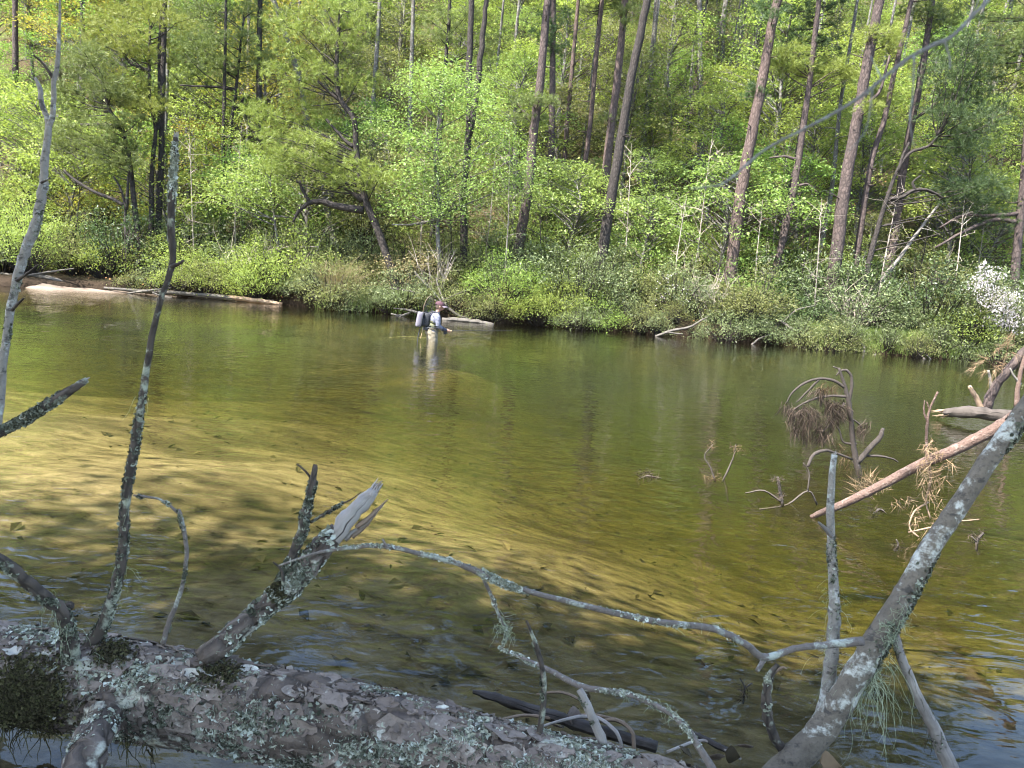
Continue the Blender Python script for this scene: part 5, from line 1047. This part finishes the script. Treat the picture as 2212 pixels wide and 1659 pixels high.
drift('fallen_branch', 'pale forked branch reaching over the water behind the angler', [([(1045, 700, 7, 27.9), (1010, 690, 6), (985, 678, 5), (960, 660, 5), (930, 645, 4), (890, 630, 3), (840, 622, 2, 28.3)], 'branch'), ([(960, 660, 4, 28), (940, 635, 3), (915, 610, 3), (895, 585, 2, 28.4)], 'branch'), ([(965, 662, 4, 28), (950, 630, 3), (942, 600, 2, 28.4)], 'branch'), ([(948, 652, 2, 28), (1000, 630, 2), (1040, 620, 1.5, 28.2)], 'branch')], 'wood_drift')
drift('fallen_branch', 'forked grey drift branch at the waterline left of the angler', [([(950, 690, 5, 27.8), (915, 680, 5), (890, 672, 5), (870, 668, 3), (850, 666, 2, 27.7)], 'branch'), ([(890, 672, 4, 27.8), (868, 682, 4), (845, 678, 3, 27.6)], 'branch'), ([(868, 680, 3, 27.7), (860, 688, 2, 27.6)], 'branch')], 'wood_drift')
drift('driftwood_log', 'sunlit grey log floating behind the angler', [([(955, 691, 8, 27.4), (1000, 692, 9), (1040, 697, 8), (1066, 702, 6, 27.2)], 'trunk')], 'wood_drift')
drift('fallen_branch', 'white bare branch dipping into the river right of centre', [([(1416, 727, 4, 27.6), (1450, 715, 5), (1490, 706, 4), (1515, 692, 3), (1530, 684, 2, 28.2)], 'branch'), ([(1440, 718, 3, 27.7), (1475, 722, 2, 27.6)], 'branch')], 'wood_drift')
drift('fallen_branch', 'short pale stub of wood on the bank below the pale sunlit pine', [([(1680, 690, 4, 28.4), (1700, 703, 5), (1714, 713, 4, 28.0)], 'branch'), ([(1690, 697, 2, 28.3), (1720, 670, 2), (1760, 660, 1.5, 28.6)], 'branch')], 'wood_drift')
drift('fallen_branch', 'slanting pale stick in the water left of the grassy bank', [([(1622, 746, 3, 27.5), (1640, 732, 3), (1665, 722, 2, 27.9)], 'branch')], 'wood_drift')
drift('fallen_branch', 'thin pale stick leaning off the grassy bank into the water', [([(1968, 752, 3, 27.6), (1985, 766, 3), (2000, 777, 3, 27.0)], 'branch'), ([(2000, 765, 2, 27.2), (2012, 778, 2, 27.0)], 'branch')], 'wood_drift')
drift('driftwood_log', 'small pale stick at the waterline near the charcoal leaning pine', [([(1230, 711, 3, 28.3), (1270, 716, 4), (1310, 722, 3, 28.2)], 'trunk')], 'wood_drift')
drift('root_clump', 'pale root clump at the waterline by the grassy bank', [([(1860, 770, 4, 27.4), (1868, 755, 3), (1862, 742, 2, 27.8)], 'root'), ([(1862, 765, 3, 27.4), (1880, 768, 2), (1892, 765, 2, 27.3)], 'root')], 'wood_drift')
#@@PERSON
# ------------------------------------------------------------------ the angler standing in the river
M['skin'] = cloth_mat('skin', (.27, .15, .115), (.33, .19, .145), 40, .6, .001)
M['shirt'] = cloth_mat('shirt', (.115, .12, .165), (.17, .177, .23), 18, .85, .02)
M['cuff'] = cloth_mat('cuff', (.03, .035, .055), (.06, .065, .09), 25, .8, .01)
M['wader'] = cloth_mat('wader', (.11, .095, .068), (.22, .19, .14), 11, .8, .05)
M['wader_top'] = cloth_mat('wader_top', (.07, .075, .045), (.14, .14, .085), 16, .85, .02)
M['cap'] = cloth_mat('cap', (.04, .02, .026), (.08, .036, .047), 30, .85, .003)
M['cap_brim'] = cloth_mat('cap_brim', (.07, .055, .07), (.12, .10, .12), 30, .85, .003)
M['black'] = cloth_mat('black', (.012, .013, .016), (.04, .042, .05), 25, .7, .01)
M['lilac'] = cloth_mat('lilac', (.105, .097, .125), (.15, .14, .17), 8, .7, .004)
M['hair'] = cloth_mat('hair', (.05, .035, .025), (.09, .065, .05), 90, .8, .004)
M['cork'] = cloth_mat('cork', (.42, .3, .18), (.5, .37, .24), 80, .8, .001)
M['net_wood'] = cloth_mat('net_wood', (.06, .042, .026), (.10, .07, .04), 40, .5, .001)
M['line_yellow'] = cloth_mat('line_yellow', (.3, .28, .09), (.36, .33, .12), 30, .6, .001)
px0 = at_z(932, 736, 0); PX, PY = px0[0], px0[1]; PZ = float(terrain(PX, PY))
S_ = (0.985 - PZ) / 1.80
PERSON = thing('person', 'angler in cap and tan waders standing thigh-deep in the river', 'person', (PX, PY, PZ), None, .28); PERSON.scale = (S_ * 1.12, S_ * 1.12, S_)
def ell(mb, c, r, n=14, rot=None):
    u = np.linspace(0, np.pi, n); v = np.linspace(0, 2 * np.pi, n * 2 + 1)[:-1]; U, W_ = np.meshgrid(u, v, indexing='ij'); V = np.stack([np.sin(U) * np.cos(W_) * r[0], np.sin(U) * np.sin(W_) * r[1], np.cos(U) * r[2]], -1).reshape(-1, 3)
    if rot is not None: V = V @ np.array(Matrix.Rotation(rot, 3, 'Y').transposed())
    k = 2 * n; F = [(i * k + j, (i + 1) * k + j, (i + 1) * k + (j + 1) % k, i * k + (j + 1) % k) for i in range(n - 1) for j in range(k)]
    mb.add(V + np.array(c), F)
def lt(mb, pts, rad, n=10): mb.tube(Path(np.array(pts, float), rad, 4), n)
# joints: x forward, y left, z up from the riverbed
mb = MB()
ell(mb, (-.01, 0, 1.00), (.135, .175, .13)); ell(mb, (.005, 0, 1.14), (.115, .155, .13)); ell(mb, (.03, 0, 1.32), (.125, .185, .17)); ell(mb, (.045, 0, 1.43), (.105, .19, .08))
lt(mb, [(.06, 0, 1.44), (.10, 0, 1.53), (.13, 0, 1.60)], [.062, .056, .06])
ell(mb, (.145, 0, 1.675), (.098, .078, .118), 14, .22); ell(mb, (.19, 0, 1.615), (.055, .052, .055))        # skull, jaw
lt(mb, [(.225, 0, 1.685), (.25, 0, 1.655), (.238, 0, 1.643)], [.012, .017, .012], 8)                       # nose
for s in (-1, 1):
    ell(mb, (.135, s * .079, 1.66), (.022, .012, .034), 8)                                                 # ear
    lt(mb, [(.03, s * .15, 1.44), (.06, s * .215, 1.40), (.085, s * .235, 1.28), (.095, s * .235, 1.17)], [.06, .062, .052, .045])
    lt(mb, [(.095, s * .235, 1.17), (.20, s * .185, 1.10), (.315, s * .12, 1.055)], [.045, .042, .03])
    ell(mb, (.355, s * .105, 1.04), (.045, .022, .035), 10)
    for k, (dx, dz, ln) in enumerate([(.0, .028, .050), (.006, .010, .056), (.004, -.010, .052), (-.002, -.028, .042)]):
        b = np.array([.385 + dx, s * .10, 1.04 + dz]); lt(mb, [b, b + [ln * .55, -s * .012, -.006], b + [ln * .8, -s * .034, -.02], b + [ln * .55, -s * .05, -.026]], [.0105, .0105, .0095, .008], 8)
    b = np.array([.345, s * .088, 1.065]); lt(mb, [b, b + [.03, -s * .028, .012], b + [.055, -s * .04, .004]], [.013, .012, .009], 8)   # thumb
    lt(mb, [(-.005, s * .085, .99), (.02, s * .105, .75), (.035, s * .12, .50)], [.105, .088, .066]); lt(mb, [(.035, s * .12, .50), (.0, s * .125, .28), (-.03, s * .13, .08)], [.062, .06, .045])
    lt(mb, [(-.05, s * .13, .05), (.06, s * .14, .05), (.16, s * .15, .035)], [.05, .05, .035])
tmp = mb.build('body_build', M['skin'])
md = tmp.modifiers.new('r', 'REMESH'); md.mode = 'VOXEL'; md.voxel_size = .0095; md2 = tmp.modifiers.new('s', 'SMOOTH'); md2.factor = .5; md2.iterations = 3
dg = bpy.context.evaluated_depsgraph_get(); ev = tmp.evaluated_get(dg); bm_ = bpy.data.meshes.new_from_object(ev); bpy.data.objects.remove(tmp)
bm_.name = 'body'; bm_.polygons.foreach_set('use_smooth', np.ones(len(bm_.polygons), dtype=bool))
link('body', bm_, M['skin'], PERSON)
nv = len(bm_.vertices); co = np.zeros(nv * 3); bm_.vertices.foreach_get('co', co); co = co.reshape(-1, 3); nrm = np.zeros(nv * 3); bm_.vertices.foreach_get('normal', nrm); nrm = nrm.reshape(-1, 3)
faces = [tuple(p.vertices) for p in bm_.polygons]; fc = np.array([co[list(f)].mean(0) for f in faces])
arm = (np.abs(fc[:, 1]) > .165 - .4 * np.clip(fc[:, 0] - .1, 0, .2)) & (fc[:, 2] > 1.0) | ((fc[:, 0] > .16) & (fc[:, 2] < 1.3) & (fc[:, 2] > .98)); hand = arm & (fc[:, 0] > .325)
def cloth(name, sel, off, m, wrink=0.0):
    idx = np.unique(np.concatenate([np.array(faces[i]) for i in np.nonzero(sel)[0]])); mp = {int(v): k for k, v in enumerate(idx)}
    P = co[idx]; wv = np.sin(P[:, 2] * 55 + P[:, 0] * 60 + 2.5 * np.sin(P[:, 1] * 22 + P[:, 2] * 9)) * wrink
    V = P + nrm[idx] * (off + wv)[:, None]
    me = bpy.data.meshes.new(name); me.from_pydata(V.tolist(), [], [tuple(mp[v] for v in faces[i]) for i in np.nonzero(sel)[0]]); me.polygons.foreach_set('use_smooth', np.ones(len(me.polygons), dtype=bool)); me.update()
    o = link(name, me, M[m], PERSON); return o
cloth('shirt', ((fc[:, 2] > 1.10) & (fc[:, 2] < 1.515) & ~arm) | (arm & (fc[:, 0] < .20)), .012, 'shirt', .0025)
cloth('sleeve_cuff', arm & (fc[:, 0] >= .195) & (fc[:, 0] < .33), .014, 'cuff', .003)
cloth('waders', (fc[:, 2] < 1.12) & ~arm, .024, 'wader', .004)
cloth('wader_bib', (fc[:, 2] >= 1.09) & (fc[:, 2] < 1.30) & ~arm, .026, 'wader_top', .004)
mb = MB(); lt(mb, [(.17 * math.cos(a) - .005, .2 * math.sin(a), 1.10) for a in np.linspace(0, 6.283, 17)], [.016] * 17, 6); mb.build('wading_belt', M['black'], PERSON)
# cap, brim, hair, sunglasses
mb = MB(); n = 20; V = []; F = []
for i in range(7):
    a = i / 6 * math.pi / 2
    for j in range(n): b = j / n * 2 * math.pi; V.append([.140 + .112 * math.cos(a) * math.cos(b) + .02 * (i / 6), .090 * math.cos(a) * math.sin(b), 1.705 + .10 * math.sin(a) - .02 * math.cos(b) * math.cos(a)])
F = [(i * n + j, i * n + (j + 1) % n, (i + 1) * n + (j + 1) % n, (i + 1) * n + j) for i in range(6) for j in range(n)]
mb.add(V, F); cap = mb.build('cap', M['cap'], PERSON)
mb = MB(); V = []; F = []
for i in range(5):
    for j in range(9): b = (j / 8 - .5) * 2.3; rr = .098 + i * .024 * math.cos(b * .62); V.append([.142 + rr * math.cos(b) * 1.05, .86 * rr * math.sin(b) * 1.02, 1.690 - i * .008 - .02 * abs(math.sin(b)) ** 2])
F = [(i * 9 + j, i * 9 + j + 1, (i + 1) * 9 + j + 1, (i + 1) * 9 + j) for i in range(4) for j in range(8)]
mb.add(V, F); o = mb.build('brim', M['cap_brim'], cap); o.modifiers.new('t', 'SOLIDIFY').thickness = .006
mb = MB(); ell(mb, (.163, 0, 1.806), (.009, .009, .005), 6); mb.build('button', M['cap'], cap)
hs = (fc[:, 2] > 1.58) & (fc[:, 0] < .125 + .5 * (fc[:, 2] - 1.66)) & (fc[:, 2] < 1.73) & (np.abs(fc[:, 1]) < .078); cloth('hair', hs, .006, 'hair', .001)
mb = MB(); lt(mb, [(.10, -.082, 1.675), (.19, -.072, 1.68), (.236, -.03, 1.682), (.242, 0, 1.682), (.236, .03, 1.682), (.19, .072, 1.68), (.10, .082, 1.675)], [.004, .006, .013, .007, .013, .006, .004], 6); mb.build('sunglasses', M['black'], PERSON)
def placed(name, label, cat):
    t = thing(name, label, cat, (PX, PY, PZ), None, .28); t.scale = (S_ * 1.12, S_ * 1.12, S_); return t
def rbox(mb, c, s, rot=0.0, bev=.25, n=10):
    """rounded box: superellipsoid"""
    u = np.linspace(-np.pi / 2, np.pi / 2, n); v = np.linspace(-np.pi, np.pi, 2 * n + 1)[:-1]; U, W_ = np.meshgrid(u, v, indexing='ij'); e = bev; f = lambda x: np.sign(x) * np.abs(x) ** e
    V = np.stack([f(np.cos(U)) * f(np.cos(W_)) * s[0], f(np.cos(U)) * f(np.sin(W_)) * s[1], f(np.sin(U)) * s[2]], -1).reshape(-1, 3) @ np.array(Matrix.Rotation(rot, 3, 'Y').transposed()); k = 2 * n
    mb.add(V + np.array(c), [(i * k + j, i * k + (j + 1) % k, (i + 1) * k + (j + 1) % k, (i + 1) * k + j) for i in range(n - 1) for j in range(k)])
bk = placed('sling_pack', 'black fishing pack strapped on the angler\'s back', 'backpack')
mb = MB(); rbox(mb, (-.165, -.02, 1.30), (.075, .13, .19), .08, .4); body_ = mb.build('pack_body', M['black'], bk)
mb = MB(); rbox(mb, (-.245, -.04, 1.24), (.035, .10, .11), .08, .4); mb.build('pocket', M['black'], bk)
mb = MB(); rbox(mb, (-.15, -.02, 1.07), (.06, .12, .06), 0, .4); mb.build('lumbar_pocket', M['black'], bk)
for s in (-1, 1):
    mb = MB(); lt(mb, [(-.12, s * .10, 1.46), (.02, s * .115, 1.525), (.135, s * .12, 1.44), (.16, s * .13, 1.30), (.08, s * .185, 1.18), (-.10, s * .13, 1.14)], [.018] * 6, 6); mb.build('strap', M['black'], bk)
tb = placed('tackle_case', 'lilac-grey hard case slung behind the angler\'s hip', 'case')
mb = MB(); rbox(mb, (-.335, -.08, 1.30), (.055, .11, .20), .12, .3); sh = mb.build('shell', M['lilac'], tb)
mb = MB(); rbox(mb, (-.285, -.08, 1.30), (.018, .118, .208), .12, .3); mb.build('rim', M['black'], tb)
mb = MB(); lt(mb, [(-.25, -.08, 1.46), (-.16, -.08, 1.50), (-.10, -.08, 1.46)], [.012] * 3, 6); mb.build('carry_strap', M['black'], tb)
ntt = placed('landing_net', 'oval wooden landing net hung behind the angler\'s shoulder', 'net')
a = np.linspace(0, 2 * np.pi, 25); cz = 1.66; lean = .16
hoop = np.stack([-.14 + .11 * np.sin(a) + lean * .30 * (np.cos(a)), -.10 + .04 * np.sin(a), cz + .27 * np.cos(a)], 1)
mb = MB(); mb.tube(Path(hoop, [.011] * 25, 2), 7, cap=False); mb.build('hoop', M['net_wood'], ntt)
mb = MB(); lt(mb, [hoop[12], hoop[12] + [-.02, 0, -.12], hoop[12] + [-.035, 0, -.22]], [.012, .014, .013], 7); mb.build('handle', M['net_wood'], ntt)
mb = MB()
for k in range(1, 12):
    for (i0, i1) in ((k, 24 - k),): mb.tube(Path(np.array([hoop[i0], (hoop[i0] + hoop[i1]) / 2 + [.0, .06, -.02], hoop[i1]]), [.003] * 3, 3), 3, cap=False)
    i0 = k; i1 = (12 - k) % 24; mb.tube(Path(np.array([hoop[(24 - k) % 24], (hoop[(24 - k) % 24] + hoop[(k + 12) % 24 if k < 12 else 0]) / 2 + [0, .06, 0], hoop[(12 - k)]]), [.003] * 3, 3), 3, cap=False)
mb.build('mesh_bag', M['black'], ntt)
stf = placed('wading_staff', 'thin black wading staff hanging beside the angler into the water', 'staff')
mb = MB(); lt(mb, [(-.30, -.10, 1.12), (-.34, -.12, .85), (-.37, -.14, .45), (-.40, -.16, .02)], [.013, .012, .011, .010], 7); mb.build('shaft', M['black'], stf)
mb = MB(); lt(mb, [(-.27, -.10, 1.17), (-.30, -.10, 1.10)], [.02, .02], 8); mb.build('grip', M['black'], stf)
mb = MB(); lt(mb, [(-.25, -.12, 1.1), (-.26, -.13, .95), (-.29, -.14, .8)], [.006, .006, .006], 5); mb.build('tether', M['cork'], stf)
rod = placed('fly_rod', 'thin fly rod held low by the angler pointing right', 'fishing rod')
mb = MB(); lt(mb, [(.30, -.09, 1.035), (.46, -.085, 1.045)], [.014, .013], 8); mb.build('cork_grip', M['cork'], rod)
mb = MB(); lt(mb, [(.44, -.085, 1.045), (1.2, .3, 1.07), (2.2, .8, 1.08)], [.008, .006, .004], 6); mb.build('blank', M['black'], rod)
mb = MB(); ell(mb, (.30, -.095, .985), (.045, .022, .045), 10); mb.build('reel', M['black'], rod)
fl = [at_z(x, y, .006) for x, y in [(840, 729), (865, 727), (890, 727), (915, 729), (935, 731)]]
o = thing('fly_line', 'thin yellow fly line floating left of the angler', 'fishing line', fl[0]); mb = MB(); mb.tube(Path(np.array(fl), [.0014] * 5, 4), 4); mb.build('line', M['line_yellow'], o, fl[0])
